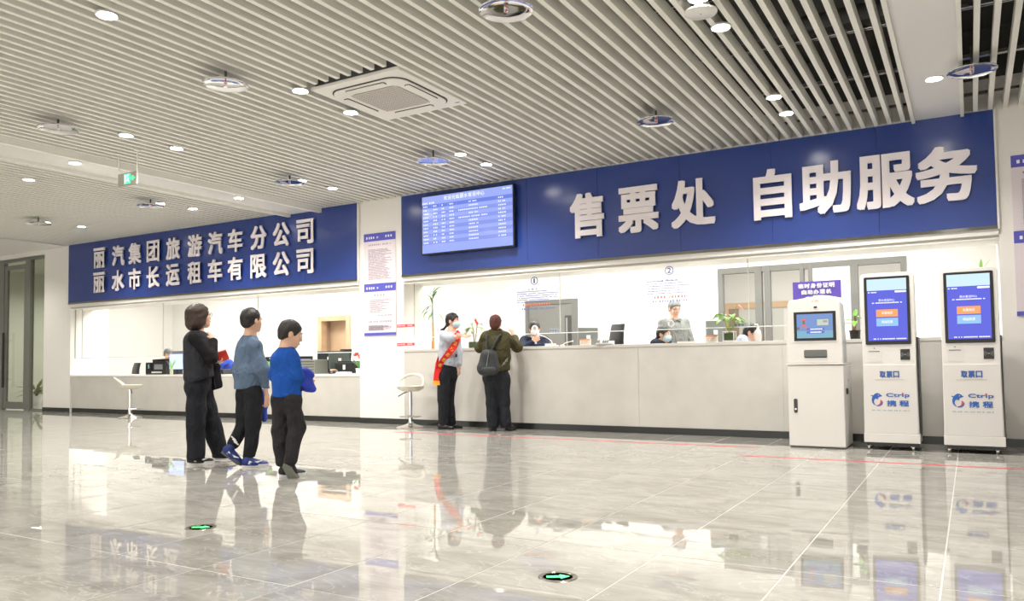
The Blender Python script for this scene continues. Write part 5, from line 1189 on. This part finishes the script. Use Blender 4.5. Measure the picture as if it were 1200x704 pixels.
        nk = J['neck']; v.cone(J['shR']+(nk-J['shR'])*.15, nk-s.up*.035*s.hs, sleeve[0]*.95, collar*.95, k).cone(J['shL']+(nk-J['shL'])*.15, nk-s.up*.035*s.hs, sleeve[0]*.95, collar*.95, k).cone(c1, nk-s.up*.05*s.hs, ra*.95, collar, k)
        for sd in sleeves:
            v.cone(J['sh'+sd], J['el'+sd], sleeve[0]+inflate, sleeve[1]+inflate, .035)
            w_ = J['el'+sd]+(J['wr'+sd]-J['el'+sd])*cuff[0 if sd == 'R' else 1]
            if cuff[0 if sd == 'R' else 1] > .02: v.cone(J['el'+sd], w_, sleeve[1]+inflate, sleeve[2]+inflate, .025)
        if cut is not None: v.plane(cut, hemn if hemn is not None else -s.up)
        elif hemn is not None: v.plane(hem, hemn)
        return s.add(name, [v.mesh(h, wr, 16, seedv)], m)
    def trousers(s, J, m, waist=(.14, .11), leg=(.088, .066, .055), wr=.004, seedv=2, h=.010, hemz=None):
        v = Vol(); side = np.cross(s.bf, s.up); c = J['pelvis']+s.up*.02
        v.cone(c-side*(waist[0]-waist[1]*.9), c+side*(waist[0]-waist[1]*.9), waist[1], waist[1], .04)
        for sd in 'RL':
            v.cone(c+(J['hip'+sd]-c)*.6, J['hip'+sd], waist[1]*.95, leg[0]*1.05, .05).cone(J['hip'+sd], J['kn'+sd], leg[0], leg[1], .035).cone(J['kn'+sd], J['an'+sd]+s.up*.01, leg[1], leg[2], .02)
        if hemz is not None: v.plane(np.array([0, 0, hemz]), -s.up)
        return s.add('trousers', [v.mesh(h, wr, 15, seedv)], m)
    def shoe(s, heel, d, up, L, W_, m, solem, Hh=.085, swoosh=None, low=False):
        """heel = point under the heel, d = heel-to-toe, up = away from the sole"""
        d = _nrm(d); up = _nrm(np.asarray(up)-d*(np.asarray(up)@d)); sd = np.cross(d, up)
        def P(x, y, z): return heel+d*x*L+sd*y*W_+up*z
        v = Vol(); v.cone(P(.16, 0, .045), P(.45, 0, .036), W_*.44, W_*.46, .03, (up, .9)).cone(P(.45, 0, .036), P(.80, -.0, .024), W_*.46, W_*.46, .03, (up, .7)).cone(P(.17, 0, .05), P(.20, 0, Hh), W_*.40, W_*.38, .03)
        v.plane(P(0, 0, .016), -up)
        so = s.add('shoe', [v.mesh(.006)], m)
        out = [(0.02, .22), (.0, 0), (.02, -.22), (.1, -.38), (.3, -.40), (.5, -.42), (.68, -.50), (.84, -.46), (.95, -.28), (1.0, 0), (.97, .24), (.86, .42), (.7, .47), (.5, .40), (.3, .38), (.1, .36)]
        lo_ = [P(x, y*1.03, 0)-s.B for x, y in out]; hi_ = [P(x, y*1.10, .030)-s.B for x, y in out]; n = len(out)
        MB().add([*lo_, *hi_], [tuple(range(n)), tuple(range(2*n-1, n-1, -1))]+[(i, (i+1) % n, (i+1) % n+n, i+n) for i in range(n)]).build('sole', solem, so if False else s.root, smooth=50)
        if swoosh:
            for sg in (-1, 1):
                pts = [(.22, .034), (.34, .030), (.56, .040), (.76, .062), (.52, .056), (.38, .050), (.27, .064)]
                a_ = [P(x, sg*.50, z)-s.B for x, z in pts]; b_ = [P(x, sg*.40, z)-s.B for x, z in pts]; n = len(pts)
                MB().add([*a_, *b_], [tuple(range(n)), tuple(range(2*n-1, n-1, -1))]+[(i, (i+1) % n, (i+1) % n+n, i+n) for i in range(n)]).build('shoe_stripe', swoosh, s.root)
# ---------------------------------------------------------------- woman in black
P_ = Fig(232, 543, 'woman with bob hair in charcoal vest and black trousers, looking up at the signs')
q = P_.q; J = dict(neck=q(231, 391), chest=q(232, 407), pelvis=q(233, 447), shR=q(228.5, 397, -.15), shL=q(233, 397, .15), elR=q(247.5, 419, -.18), wrR=q(250, 399, -.07), elL=q(237, 421, .20), wrL=q(250, 426, .06),
    hipR=q(230, 455, -.085), hipL=q(236, 455, .085), knR=q(229.5, 497, -.085), anR=q(229.5, 534.5, -.085), knL=q(247.5, 494, .09), anL=q(257.5, 531, .09))
P_.bf = P_.dir(1, .1); MK = cloth('knit_black', (.010, .009, .011)); MV = cloth('vest_charcoal', (.028, .029, .036), .75); MT = cloth('trousers_black', (.012, .013, .018), .7)
P_.head(q(233.5, 371), P_.dir(.93, .32, .16), 'bob', M_hairb, J['neck'], glasses=True, sc=1.02)
P_.hand(J['wrR'], q(245.5, 388.5, .0)-J['wrR'], P_.dir(-.5, .4, -.2), 1, .75, .95)
P_.hand(J['wrL'], P_.dir(.95, -.1, .25), P_.dir(0, .2, 1), -1, .8, .95)
P_.finish_body(J)
P_.top('sweater', J, MK, (.165, .11), (.15, .11), (.068, .058, .044), hem=q(233, 440), cuff=(.93, .85), seedv=4)
vv = Vol(); vv.cone(q(229, 401, -.085), q(231, 440, -.08), .112, .122, .05).cone(q(233, 401, .085), q(235, 440, .08), .112, .122, .05).cone(q(231, 400), q(233, 440), .115, .128, .05).cone(q(225.5, 396, -.10), q(229, 394, 0), .056, .05, .04)
vv.cone(J['shR'], J['elR'], .060, .050, .012, sub=True).plane(q(233, 445), P_.dir(.26, 0, -1)); P_.add('vest', [vv.mesh(.009, .003, 14, 6)], MV)
P_.trousers(J, MT, (.150, .112), (.098, .088, .082), seedv=7, wr=.008, hemz=.055)
mb = MB(); o = -P_.B; mb.tube([q(236.5, 391.5, -.045)+o, q(241, 397, -.06)+o, q(244.5, 403, -.03)+o], [.022, .02, .012], 8).build('shirt_collar', mat('collar_white', (.8, .8, .8), .6), P_.root, smooth=True)
P_.shoe(q(219.5, 543.8, -.085)*[1, 1, 0], P_.dir(1, .05), P_.up, .245, .092, mat('shoe_black', (.012, .012, .016), .5), mat('sole_white', (.75, .73, .72), .5), swoosh=mat('stripe_white', (.8, .8, .8), .5))
P_.shoe(q(249, 541.5, .10)*[1, 1, 0]+np.array([0, 0, .012]), P_.dir(1, .1), P_.up, .245, .092, mat('shoe_black', (.012, .012, .016), .5), mat('sole_white', (.75, .73, .72), .5))
# red purse and black jacket in her left hand
c = q(260.5, 416.5, .04); t = thing('purse', 'red purse held up by the woman in the charcoal vest', 'purse', tuple(c)); ang = math.atan2(P_.rx[1], P_.rx[0])
t.rotation_euler = (0, -.35, ang)
MB().box(-.052, .052, -.018, .018, -.055, .045).build('purse_body', mat('purse_red', (.60, .035, .02), .4), t, bevel=.010); MB().box(-.048, .048, -.0205, -.018, .0, .038).build('purse_flap', mat('purse_red2', (.50, .03, .02), .4), t, bevel=.002); MB().box(-.05, .05, -.003, .003, .044, .049).build('zipper', mat('zip_gold', (.5, .35, .2), .3, 1.), t)
vv = Vol(); vv.cone(q(250, 427.5, .06), q(254.5, 430, .05), .030, .034, .03).cone(q(253, 430, .05), q(253.5, 452, .05), .040, .062, .03, (P_.away, .5)).cone(q(250, 428, .06), q(252, 448, .06), .03, .05, .03, (P_.away, .5)).plane(q(254, 456, .05), P_.dir(.25, 0, -1))
v_, f_ = vv.mesh(.009, .006, 22, 5); cc = v_.mean(0); t = thing('folded_jacket', 'black jacket hanging from the left hand of the woman in the vest', 'jacket', (cc[0], cc[1], v_[:, 2].min())); vol_obj('jacket_cloth', [(v_, f_)], MK, t, np.array([cc[0], cc[1], v_[:, 2].min()]))
MB().tube([q(250, 440, -.0)-np.array(t.location), q(252.5, 455, .0)-np.array(t.location)], .006, 6).build('jacket_seam', MV, t)
# ---------------------------------------------------------------- boy in grey-blue sweater
P_ = Fig(297, 546, 'taller boy in grey-blue sweater and black trousers with royal blue trainers', h=.85)
q = P_.q; J = dict(neck=q(293, 394.5), chest=q(291, 411), pelvis=q(291.5, 456), shR=q(300.8, 407, -.09), shL=q(283.5, 406.5, .10), elR=q(308.5, 434, -.12), wrR=q(312.3, 464, -.07), elL=q(279.5, 432, .15), wrL=q(289, 446, .24),
    hipR=q(297, 463, -.05), hipL=q(287.5, 463, .06), knR=q(297.5, 498, -.05), anR=q(292, 536.5, -.04), knL=q(285.5, 497, .08), anL=q(273.5, 520, .03))
P_.bf = P_.dir(.55, .83)
P_.head(q(295.3, 375.5), P_.dir(.80, .58, .03), 'short', M_hair, J['neck'], glasses=True, sc=.98)
P_.hand(J['wrR'], P_.dir(.05, .1, -1), P_.dir(-.6, .6, 0), 1, .55, .85); P_.hand(J['wrL'], P_.dir(.7, .6, 0), P_.dir(0, 0, 1), -1, .7, .85)
P_.finish_body(J)
MS = cloth('sweater_slate', (.115, .165, .245), .85)
P_.top('sweater', J, MS, (.126, .096), (.128, .102), (.054, .050, .043), hem=q(291, 458), cut=q(291, 456), cuff=(.97, .9), seedv=9, wr=.011, collar=.052)
P_.trousers(J, cloth('trousers_dark', (.014, .015, .018), .75), (.104, .084), (.082, .072, .056), seedv=3, wr=.010, hemz=.085)
MB().tube([q(293, 391, -.02)-P_.B+P_.rx*.052*math.cos(a_)+P_.away*(.052*math.sin(a_)+.02)-P_.up*.008 for a_ in np.linspace(0, 2*math.pi, 17)[:-1]], .010, 8, closed=True).build('neckband', MS, P_.root, smooth=True)
MBL = mat('trainer_blue', (.012, .03, .17), .5); MSW = mat('trainer_sole', (.66, .65, .66), .5); MSG = mat('sole_grey', (.10, .10, .10), .6); MSTR = mat('trainer_white', (.8, .8, .82), .5)
P_.shoe(q(284, 549, -.06)*[1, 1, 0], P_.dir(1, -.05), P_.up, .235, .095, MBL, MSW, swoosh=MSTR)
hl = q(259.5, 529.5, .02); tt = q(281.5, 544.5, -.02); P_.shoe(hl, tt-hl, P_.dir(.62, -.25, .62), .225, .095, MBL, MSG, swoosh=MSTR)
for k in range(3): MB().tube([q(271+1.5*k, 511+3*k, -.055)-P_.B, q(276.5+1.5*k, 516+2.5*k, -.06)-P_.B], .007, 6).build('cuff_stripe', MSTR, P_.root, smooth=True)
vv = Vol(); vv.cone(q(309, 462, .12), q(309.8, 491, .10), .05, .032, .03).plane(q(310, 495, .1), (0, 0, -1)); v_, f_ = vv.mesh(.009, .012, 24, 2); cc = v_.mean(0); lo_ = np.array([cc[0], cc[1], v_[:, 2].min()])
t = thing('folded_jacket', 'royal blue jacket hanging in front of the taller boy', 'jacket', tuple(lo_)); vol_obj('jacket_cloth', [(v_, f_)], M_royal, t, lo_); MB().box(-.02, .02, -.02, .02, .10, .14).build('jacket_toggle', M_dark, t)
# ---------------------------------------------------------------- smaller boy in bright blue
P_ = Fig(343, 560, 'smaller boy in bright blue sweater walking with his head turned down to the right', h=.78)
q = P_.q; J = dict(neck=q(335, 409.5), chest=q(335, 424), pelvis=q(336, 463), shR=q(342.5, 420, -.08), shL=q(326.5, 420, .07), elR=q(346.5, 440, -.10), wrR=q(355.5, 448, .04), elL=q(321.5, 440, .11), wrL=q(333, 452, .22),
    hipR=q(342.5, 470, -.05), hipL=q(329.5, 470, .05), knR=q(348.5, 500, -.02), anR=q(340.5, 539, -.06), knL=q(329, 503, .08), anL=q(331, 541, .10))
P_.bf = P_.dir(.62, .78)
P_.head(q(341, 391.5), P_.dir(.93, .08, -.30), 'short', M_hair, J['neck'], sc=.97)
P_.hand(J['wrR'], P_.dir(.8, .5, -.1), P_.dir(0, 0, 1), 1, .7, .8); P_.hand(J['wrL'], P_.dir(.8, .4, 0), P_.dir(0, 0, 1), -1, .7, .8)
P_.finish_body(J)
MB_ = cloth('sweater_bright_blue', (.012, .08, .37), .85)
P_.top('sweater', J, MB_, (.115, .090), (.115, .096), (.052, .047, .040), hem=q(335.5, 466), cut=q(335.5, 465), cuff=(.95, .9), seedv=12, wr=.011, collar=.05)
P_.trousers(J, cloth('trousers_grey', (.026, .025, .027), .8), (.100, .082), (.080, .072, .058), seedv=5, wr=.012, hemz=.095)
MB().tube([q(335, 406, -.01)-P_.B+P_.rx*.048*math.cos(a_)+P_.away*(.048*math.sin(a_)+.01)+P_.up*.002 for a_ in np.linspace(0, 2*math.pi, 17)[:-1]], .010, 8, closed=True).build('neckband', MB_, P_.root, smooth=True)
hl = q(333.5, 544, -.08); tt = q(343.5, 561.5, -.02); P_.shoe(hl, tt-hl, P_.dir(.45, .85, .35), .215, .088, mat('trainer_black', (.015, .015, .018), .55), mat('sole_greenish', (.20, .21, .18), .6))
MB().tube([hl-P_.B+(tt-hl)*.85+P_.dir(1, 0, 0)*.035, hl-P_.B+(tt-hl)*.55+P_.dir(1, 0, 0)*.042], .007, 6).build('sole_red_edge', mat('sole_red', (.7, .06, .03), .5), P_.root, smooth=True)
P_.shoe(q(327, 555.5, .10)*[1, 1, 0], P_.dir(1, .1), P_.up, .225, .088, mat('trainer_black', (.015, .015, .018), .55), MSW)
vv = Vol(); vv.cone(q(353, 436, .0), q(358, 440, .02), .040, .045, .03).cone(q(357, 440, .02), q(362.5, 451, .0), .052, .048, .04).cone(q(361, 445, .0), q(368, 455, -.02), .032, .022, .02).cone(q(352, 446, -.02), q(356, 454, .0), .04, .03, .03)
v_, f_ = vv.mesh(.008, .020, 30, 8); cc = v_.mean(0); lo_ = np.array([cc[0], cc[1], v_[:, 2].min()])
t = thing('folded_jacket', 'crumpled royal blue jacket carried in the arms of the smaller boy', 'jacket', tuple(lo_)); vol_obj('jacket_cloth', [(v_, f_)], mat('royal_jacket', (.012, .035, .38), .6), t, lo_)
mb = MB(); mb.tube([q(349, 449, -.06)-lo_, q(352.5, 458.5, -.05)-lo_], [.02, .016], 8).build('jacket_lining', mat('lining_navy', (.01, .012, .05), .7), t, smooth=True)
# ---------------------------------------------------------------- attendant with sash
P_ = Fig(521, 502.5, 'attendant in pale grey shirt, blue mask and red sash pointing at the counter')
q = P_.q; J = dict(neck=q(529, 388.5), chest=q(526.5, 404), pelvis=q(524, 434), shR=q(519.5, 393.5, -.07), shL=q(535, 393, .07), elR=q(529.5, 396.5, -.20), wrR=q(540.2, 392.6, -.27), elL=q(537.3, 412, .10), wrL=q(537.7, 430, .03),
    hipR=q(519.5, 440, -.05), hipL=q(528, 440, .05), knR=q(519.5, 469, -.06), anR=q(519.5, 496, -.06), knL=q(525.5, 469, .07), anL=q(528.5, 494.5, .08))
P_.bf = P_.dir(.80, -.60); P_.skin = M_skin
P_.head(q(530.8, 376.2), P_.dir(.86, -.48, -.02), 'tail', M_hair, J['neck'], mask=M_mask, sc=.98)
P_.hand(J['wrR'], q(548.5, 394.5, -.30)-J['wrR'], P_.dir(0, -.5, .8), -1, .12, .92); P_.hand(J['wrL'], P_.dir(.05, -.05, -1), P_.dir(-.7, .3, 0), 1, .45, .92)
v = Vol(); v.cone(J['elR'], J['wrR'], .034, .024, .01); P_.bodyparts.append(v.mesh(.007)); v = Vol(); v.cone(q(537.6, 424, .04), J['wrL'], .029, .024, .01); P_.bodyparts.append(v.mesh(.007))
P_.finish_body(J); MG = cloth('shirt_grey', (.46, .49, .56), .8)
P_.top('shirt', J, MG, (.150, .112), (.145, .118), (.066, .057, .050), hem=q(525, 428), cuff=(.06, .80), seedv=21, wr=.010, hemn=P_.dir(-.25, 0, -1), collar=.05)
P_.trousers(J, cloth('trousers_navy_black', (.014, .015, .020), .7), (.135, .115), (.092, .080, .070), seedv=15, hemz=.04)
MSH = mat('shoe_leather', (.012, .010, .010), .25)
P_.shoe(q(513, 503, -.07)*[1, 1, 0], P_.dir(1, -.1), P_.up, .235, .085, MSH, M_dark, Hh=.06); P_.shoe(q(523, 500, .10)*[1, 1, 0], P_.dir(1, -.05), P_.up, .235, .085, MSH, M_dark, Hh=.06)
# name badge, neck scarf
MB().ell(q(533.5, 391, -.11)-P_.B, (.018, .014, .016), 8, 6).build('neck_scarf', M_flower, P_.root, smooth=True)
MB().box(-.018, .018, -.006, .006, -.022, .022).build('waist_phone', M_dark, P_.root, loc=tuple(q(534.3, 416.5, -.105)-P_.B), rot=(0, 0, .5))
# sash ribbon wrapped over the shirt
def ribbon(pts, wdir, half, th=.006):
    vs = []; fs = []; n = len(pts)
    for i, p in enumerate(pts):
        t_ = _nrm(pts[min(i+1, n-1)]-pts[max(i-1, 0)]); wv = _nrm(wdir[i]-t_*(wdir[i]@t_)); nn = np.cross(t_, wv)*th/2
        for a_, b_ in ((-1, -1), (1, -1), (1, 1), (-1, 1)): vs.append(p+wv*half*a_+nn*b_)
    for i in range(n-1):
        for k in range(4): fs.append((i*4+k, i*4+(k+1) % 4, i*4+4+(k+1) % 4, i*4+4+k))
    fs += [(0, 1, 2, 3), tuple(range(4*n-1, 4*n-5, -1))]; return vs, fs
base = P_.B
sp = [q(533.5, 389, .02), q(535.6, 392, -.10), q(535.2, 398, -.175), q(532, 405.5, -.190), q(526.5, 413, -.185), q(520.5, 420.5, -.175), q(515.8, 427.5, -.155), q(513.2, 434, -.13)]
wd = [P_.dir(.8, -.2, .5)]*2+[P_.dir(.85, 0, .4)]*2+[P_.dir(.70, 0, .65)]*3+[P_.dir(.9, 0, .3)]
vs, fs = ribbon([p-base for p in sp], wd, .050); sash = MB().add(vs, fs).build('sash', mat('sash_red', (.80, .02, .02), .45), P_.root, smooth=30)
sb = [q(533.5, 389, .02), q(524, 395, .12), q(516, 412, .10), q(512.5, 428, -.02), q(513.2, 434, -.12)]
vs, fs = ribbon([p-base for p in sb], [P_.dir(.3, .8, .5)]*5, .045); MB().add(vs, fs).build('sash_back', mat('sash_red', (.80, .02, .02), .45), P_.root, smooth=30)
for dx, dd, name in ((-.6, -.14, 'sash_tail'), (1.7, -.125, 'sash_tail')):
    tl = [q(513.2+dx, 431, dd), q(512.0+dx, 439, dd), q(511.2+dx, 446.0, dd)]; te = [tl[-1], q(510.7+dx, 451, dd)]
    vs, fs = ribbon([p-base for p in tl], [P_.dir(1, 0, 0)]*3, .036); MB().add(vs, fs).build(name, mat('sash_red', (.80, .02, .02), .45), P_.root)
    vs, fs = ribbon([p-base for p in te], [P_.dir(1, 0, 0)]*2, .0365, .008); MB().add(vs, fs).build('sash_fringe', mat('sash_gold', (.90, .42, .04), .5), P_.root)
gm = MB(); ax_ = P_.rx
for k, ch in enumerate('客运站志愿者'):
    s0_ = .12+.72*k/5*1.0; i_ = 1+s0_*6; a_ = int(i_); fr = i_-a_; p = sp[a_]*(1-fr)+sp[min(a_+1, 7)]*fr; tdir = _nrm(sp[min(a_+1, 7)]-sp[a_]); wv = _nrm(P_.dir(.75, 0, .6)-tdir*(P_.dir(.75, 0, .6)@tdir)); nn = -P_.away
    vt, ft = text_mesh(ch, .052, .052, .003); ctr = np.array([.026, 0, .026]); gm.add([p-base+nn*.008+wv*(vv_[0]-.026)-tdir*(vv_[2]-.026)+nn*(-vv_[1])*1. for vv_ in vt], ft)
    gm.add([p-base+nn*.0085+wv*(vv_[0]-.024)-tdir*(vv_[2]-.024)+nn*(-vv_[1])*1. for vv_ in vt], ft)
gm.build('sash_lettering', mat('sash_yellow', (.95, .66, .08), .5), sash)
# ---------------------------------------------------------------- customer at the counter
P_ = Fig(585, 505, 'customer in olive jacket seen from behind, leaning on the ticket counter')
q = P_.q; J = dict(neck=q(581, 388), chest=q(581, 404), pelvis=q(582, 435), shR=q(592.5, 395.5, 0), shL=q(570, 396, 0), elR=q(606.5, 406, .10), wrR=q(603, 395, .30), elL=q(562.5, 408, .10), wrL=q(566, 403, .33),
    hipR=q(589, 443), hipL=q(575, 443), knR=q(590.5, 472), knL=q(576.5, 472), anR=q(592.5, 497.5), anL=q(578, 497.5))
P_.bf = P_.dir(.1, 1)
P_.head(q(581, 379), P_.dir(.25, .95, .0), 'up', M_hairr, J['neck'], sc=.98)
P_.hand(J['wrR'], q(600.5, 388.5, .30)-J['wrR'], P_.dir(-.6, .5, 0), 1, .35, .95); P_.hand(J['wrL'], P_.dir(.4, .8, .0), P_.dir(0, 0, -1), -1, .3, .95)
P_.finish_body(J); MO = cloth('jacket_olive', (.060, .052, .022), .8)
P_.top('jacket', J, MO, (.185, .125), (.175, .130), (.080, .068, .052), hem=q(582, 431), cut=q(582, 434), cuff=(.90, .92), seedv=31, wr=.012, collar=.075)
P_.trousers(J, cloth('jeans_dark', (.020, .022, .028), .75), (.145, .112), (.100, .084, .078), seedv=35, wr=.008, hemz=.045)
P_.shoe(q(579, 503.5, -.02)*[1, 1, 0], P_.dir(-.15, 1), P_.up, .24, .10, MSH, M_dark, Hh=.07); P_.shoe(q(594.5, 504.3, -.02)*[1, 1, 0], P_.dir(.45, 1), P_.up, .24, .10, MSH, M_dark, Hh=.07)
hc = MB(); o = q(580.6, 371.5, -.03)-P_.B
for dx, dz in ((-.025, .012), (.025, .010), (0, .03), (0, -.006)): hc.ell(o+P_.rx*dx+P_.up*dz, (.022, .012, .014), 10, 6)
hc.build('hair_clip', mat('clip_pink', (.80, .25, .30), .4), P_.root, smooth=True)
bk = MB(); o = q(590.8, 424, -.14)-P_.B
for k in range(2):
    c_ = o+P_.rx*(.03*k)+P_.up*(.035*k-.02); bk.tube([c_+P_.rx*.014*math.cos(a_)+P_.up*.014*math.sin(a_) for a_ in np.linspace(0, 2*math.pi, 11)[:-1]], .004, 6, closed=True)
bk.tube([o-P_.up*.05-P_.rx*.03, o+P_.up*.05+P_.rx*.05], .006, 6); bk.build('belt_buckle', mat('buckle_dull', (.30, .30, .28), .4, .6), P_.root, smooth=True)
# backpack
c = q(572.5, 426, -.17); lo_ = np.array([c[0], c[1], q(572, 442, -.17)[2]]); t = thing('backpack', 'dark grey backpack on the back of the customer in olive', 'backpack', tuple(lo_))
MBK = mat('backpack_grey', (.030, .034, .036), .6, bump=(60, .2))
vv = Vol(); vv.cone(q(567, 433, -.165), q(577.5, 433, -.165), .080, .080, .05, (P_.away, .8)).cone(q(567.5, 430, -.165), q(570, 417, -.16), .085, .085, .05, (P_.away, .75)).cone(q(577.5, 430, -.165), q(575.5, 417, -.16), .085, .085, .05, (P_.away, .75)); vol_obj('bag_body', [vv.mesh(.008, .003, 14, 4)], MBK, t, lo_)
vv = Vol(); vv.cone(q(568, 434, -.235), q(577, 434, -.235), .05, .05, .03, (P_.away, .6)); vol_obj('front_pocket', [vv.mesh(.008)], MBK, t, lo_)
MB().tube([q(573, 411, -.235)-lo_, q(571.5, 420, -.265)-lo_, q(570, 429, -.265)-lo_], .004, 6).build('zipper', mat('zip_silver', (.4, .42, .42), .3, .8), t, smooth=True)
for pts in ([(575, 412, -.17), (580, 402, -.155), (585.5, 393, -.13), (587, 391, -.02), (587, 394, .1)], [(570, 413, -.17), (570.5, 402, -.15), (570.5, 394, -.12), (571, 390.5, 0)]):
    MB().tube([q(*p)-lo_ for p in pts], .017, 8).build('shoulder_strap', MBK, t, smooth=True)
MB().tube([q(572, 408, -.20)-lo_, q(573.5, 402.5, -.21)-lo_, q(576, 407, -.20)-lo_], .007, 6).build('top_handle', MBK, t, smooth=True)
# ================================================================ staff floor and clerks
stf = struct('staff_platform', MB().box(-7.3, 3.0, D+.11, YB-.01, 0, .25), mat('platform', (.4, .38, .35), .6))
def clerk(u, v, Y, label, headpx, fdir, hair, hairm, topm, mask=None, glasses=False, standing=False, arms=None, z0=.25, sleeves=1., skinm=None, shoulder=None, sc=1., neckpx=None):
    P = Fig(u, v, label, skinm, z0, Y); q = P.q; hc = q(*headpx); hz = hc[2]; B = P.B; bf = P.dir(*fdir[:2]); P.bf = bf; side = np.cross(bf, P.up)
    nk = (hc-P.up*.145*sc-bf*.02) if neckpx is None else q(*neckpx); dr_ = .055 if standing else .030; ch = nk-P.up*.15; pl = nk-P.up*.50-bf*.02
    lean = shoulder or 0.; ch = ch-bf*lean*.3; pl = pl-bf*lean
    J = dict(neck=nk, chest=ch, pelvis=pl, shR=nk-P.up*dr_+side*(.185 if standing else .165)-bf*.01, shL=nk-P.up*dr_-side*(.185 if standing else .165)-bf*.01)
    for sd, sg in (('R', 1), ('L', -1)):
        J['el'+sd] = J['sh'+sd]-P.up*.27+bf*.05+side*(.055 if standing else .03)*sg; J['wr'+sd] = J['el'+sd]+bf*.20-side*.06*sg-P.up*.02
        if standing:
            J['wr'+sd] = J['el'+sd]+bf*.10-P.up*.22; J['hip'+sd] = pl+side*.085*sg-P.up*.05; J['kn'+sd] = J['hip'+sd]*[1, 1, 0]+P.up*(z0+.46)+bf*.02; J['an'+sd] = J['hip'+sd]*[1, 1, 0]+P.up*(z0+.09)
        else:
            J['hip'+sd] = pl+side*.09*sg-P.up*.02; J['kn'+sd] = J['hip'+sd]+bf*.34-P.up*.02; J['an'+sd] = J['kn'+sd]*[1, 1, 0]+P.up*(z0+.10)
    if arms: J.update({k: q(*p) for k, p in arms.items()})
    P.head(hc, P.dir(*fdir), hair, hairm, nk, mask=mask, glasses=glasses, sc=sc)
    for sd, sg in (('R', 1), ('L', -1)):
        d_ = J['wr'+sd]-J['el'+sd]; P.hand(J['wr'+sd], d_, -P.up+bf*.3 if not arms else -bf, sg, .3, .95)
        if sleeves < .5: vv = Vol(); vv.cone(J['el'+sd]+(J['sh'+sd]-J['el'+sd])*.3, J['el'+sd], .042, .036, .01).cone(J['el'+sd], J['wr'+sd], .036, .025, .01); P.bodyparts.append(vv.mesh(.008))
    P.finish_body(J); P.J = J
    P.top('shirt' if standing or sleeves < .5 or topm.name.startswith('shirt') else 'jacket', J, topm, (.185 if standing else .165, .12), (.18 if standing else .15, .125), (.068, .056, .045), cuff=(.05 if sleeves < .5 else .92,)*2, seedv=int(u), wr=.005, h=.010, collar=.055)
    P.trousers(J, cloth('trousers_clerk', (.02, .022, .03), .8), (.15, .12), (.09, .07, .055), h=.013)
    for sd in 'RL': P.shoe(J['an'+sd]-P.up*.09-bf*.06, bf, P.up, .24, .09, MSH, M_dark)
    if not standing:
        c_ = office_chair(pl[0], pl[1], math.atan2(bf[1], bf[0])+math.pi/2, 'black office chair '+{626: 'under the seated clerk in white mask', 775: 'under the seated clerk in blue mask', 880: 'under the clerk in pale blue shirt', 197: 'under the grey-haired clerk'}[int(u)], .62)
        c_.location.z = z0+(pl[2]-z0-.10-.54); 
        for ch_ in c_.children:
            if ch_.name.split('.')[0] in ('leg', 'caster'): ch_.location.z = -c_.location.z+z0
            if ch_.name.startswith('gas_column'): ch_.scale.z = 1+(c_.location.z-z0)/.5; ch_.location.z = (z0-c_.location.z)
    return P
MN = cloth('jacket_navy', (.012, .020, .045), .7)
P = clerk(626, 404, D+.95, 'seated clerk in navy jacket and white mask, hand at the face, before the grey door', (626.5, 385.5), (.1, -1, -.05), 'up', M_hair, MN, mask=M_maskw, arms=dict(elR=(614, 409, -.2), wrR=(624, 401, -.22), elL=(640, 408, -.1), wrL=(634, 411, -.2)))
MB().prism([(-.03, .10), (.03, .10), (0, -.12)], 'y', -.006, .006).build('shirt_front', mat('shirt_white_blue', (.6, .66, .78), .7), P.root, loc=tuple(P.J['neck']-P.B+P.bf*.112-P.up*.11), rot=(-.25, 0, math.atan2(P.bf[1], P.bf[0])+math.pi/2))
P = clerk(788, 404, D+1.55, 'standing man in grey polo shirt with spectacles, looking down behind the counter', (790.5, 361.5), (.45, -.85, -.32), 'short', M_hairg, cloth('shirt_polo_grey', (.24, .25, .24), .8), glasses=True, standing=True, sleeves=.3, sc=1.06)
c_ = P.J['neck']-P.B
for sg in (-1, 1): MB().prism([(0, 0), (.07*sg, .03), (.05*sg, -.035)], 'y', -.006, .006).build('polo_collar', mat('collar_dark', (.13, .14, .13), .8), P.root, loc=tuple(c_+P.bf*.085-P.up*.02), rot=(-.5, 0, math.atan2(P.bf[1], P.bf[0])+math.pi/2))
P = clerk(775, 404, D+.95, 'seated clerk in navy jacket and blue mask facing right, before the standing man', (778, 391.5), (.85, -.5, -.1), 'tail', M_hair, MN, mask=M_mask, neckpx=(775, 400.5, .02))
P = clerk(880, 404, D+.95, 'seated clerk in pale blue shirt bent to the right beside the gel bottle', (880.5, 389.5), (.95, -.25, -.25), 'tail', M_hair, cloth('shirt_pale_blue', (.55, .60, .72), .8), shoulder=.30, neckpx=(874.5, 396.5, .02))
P = clerk(197, 432, D+1.0, 'grey-haired clerk seated behind the large black printer on the left', (198, 415), (.75, -.6, -.15), 'short', M_hairg, cloth('shirt_orange_brown', (.5, .25, .16), .8), z0=0.)
P = Fig(416, 436, 'clerk with dark hair holding a phone behind the flowers at the low counter', None, 0., D+1.0) if False else None
# end
# ================================================================ put every grouping empty at the base of its own parts
bpy.context.view_layer.update()
for t in [o for o in SC.objects if o.type == 'EMPTY' and o.parent is None]:
    if t.location.length > 1e-6 or t.rotation_euler.z: continue
    mn = Vector((1e9,)*3); mx = -mn
    for c in t.children:
        if c.type == 'MESH':
            for k in c.bound_box:
                q = Vector(k)+c.location
                mn = Vector(map(min, mn, q)); mx = Vector(map(max, mx, q))
    base = Vector(((mn.x+mx.x)/2, (mn.y+mx.y)/2, mn.z))
    t.location = base
    for c in t.children: c.location = c.location-base
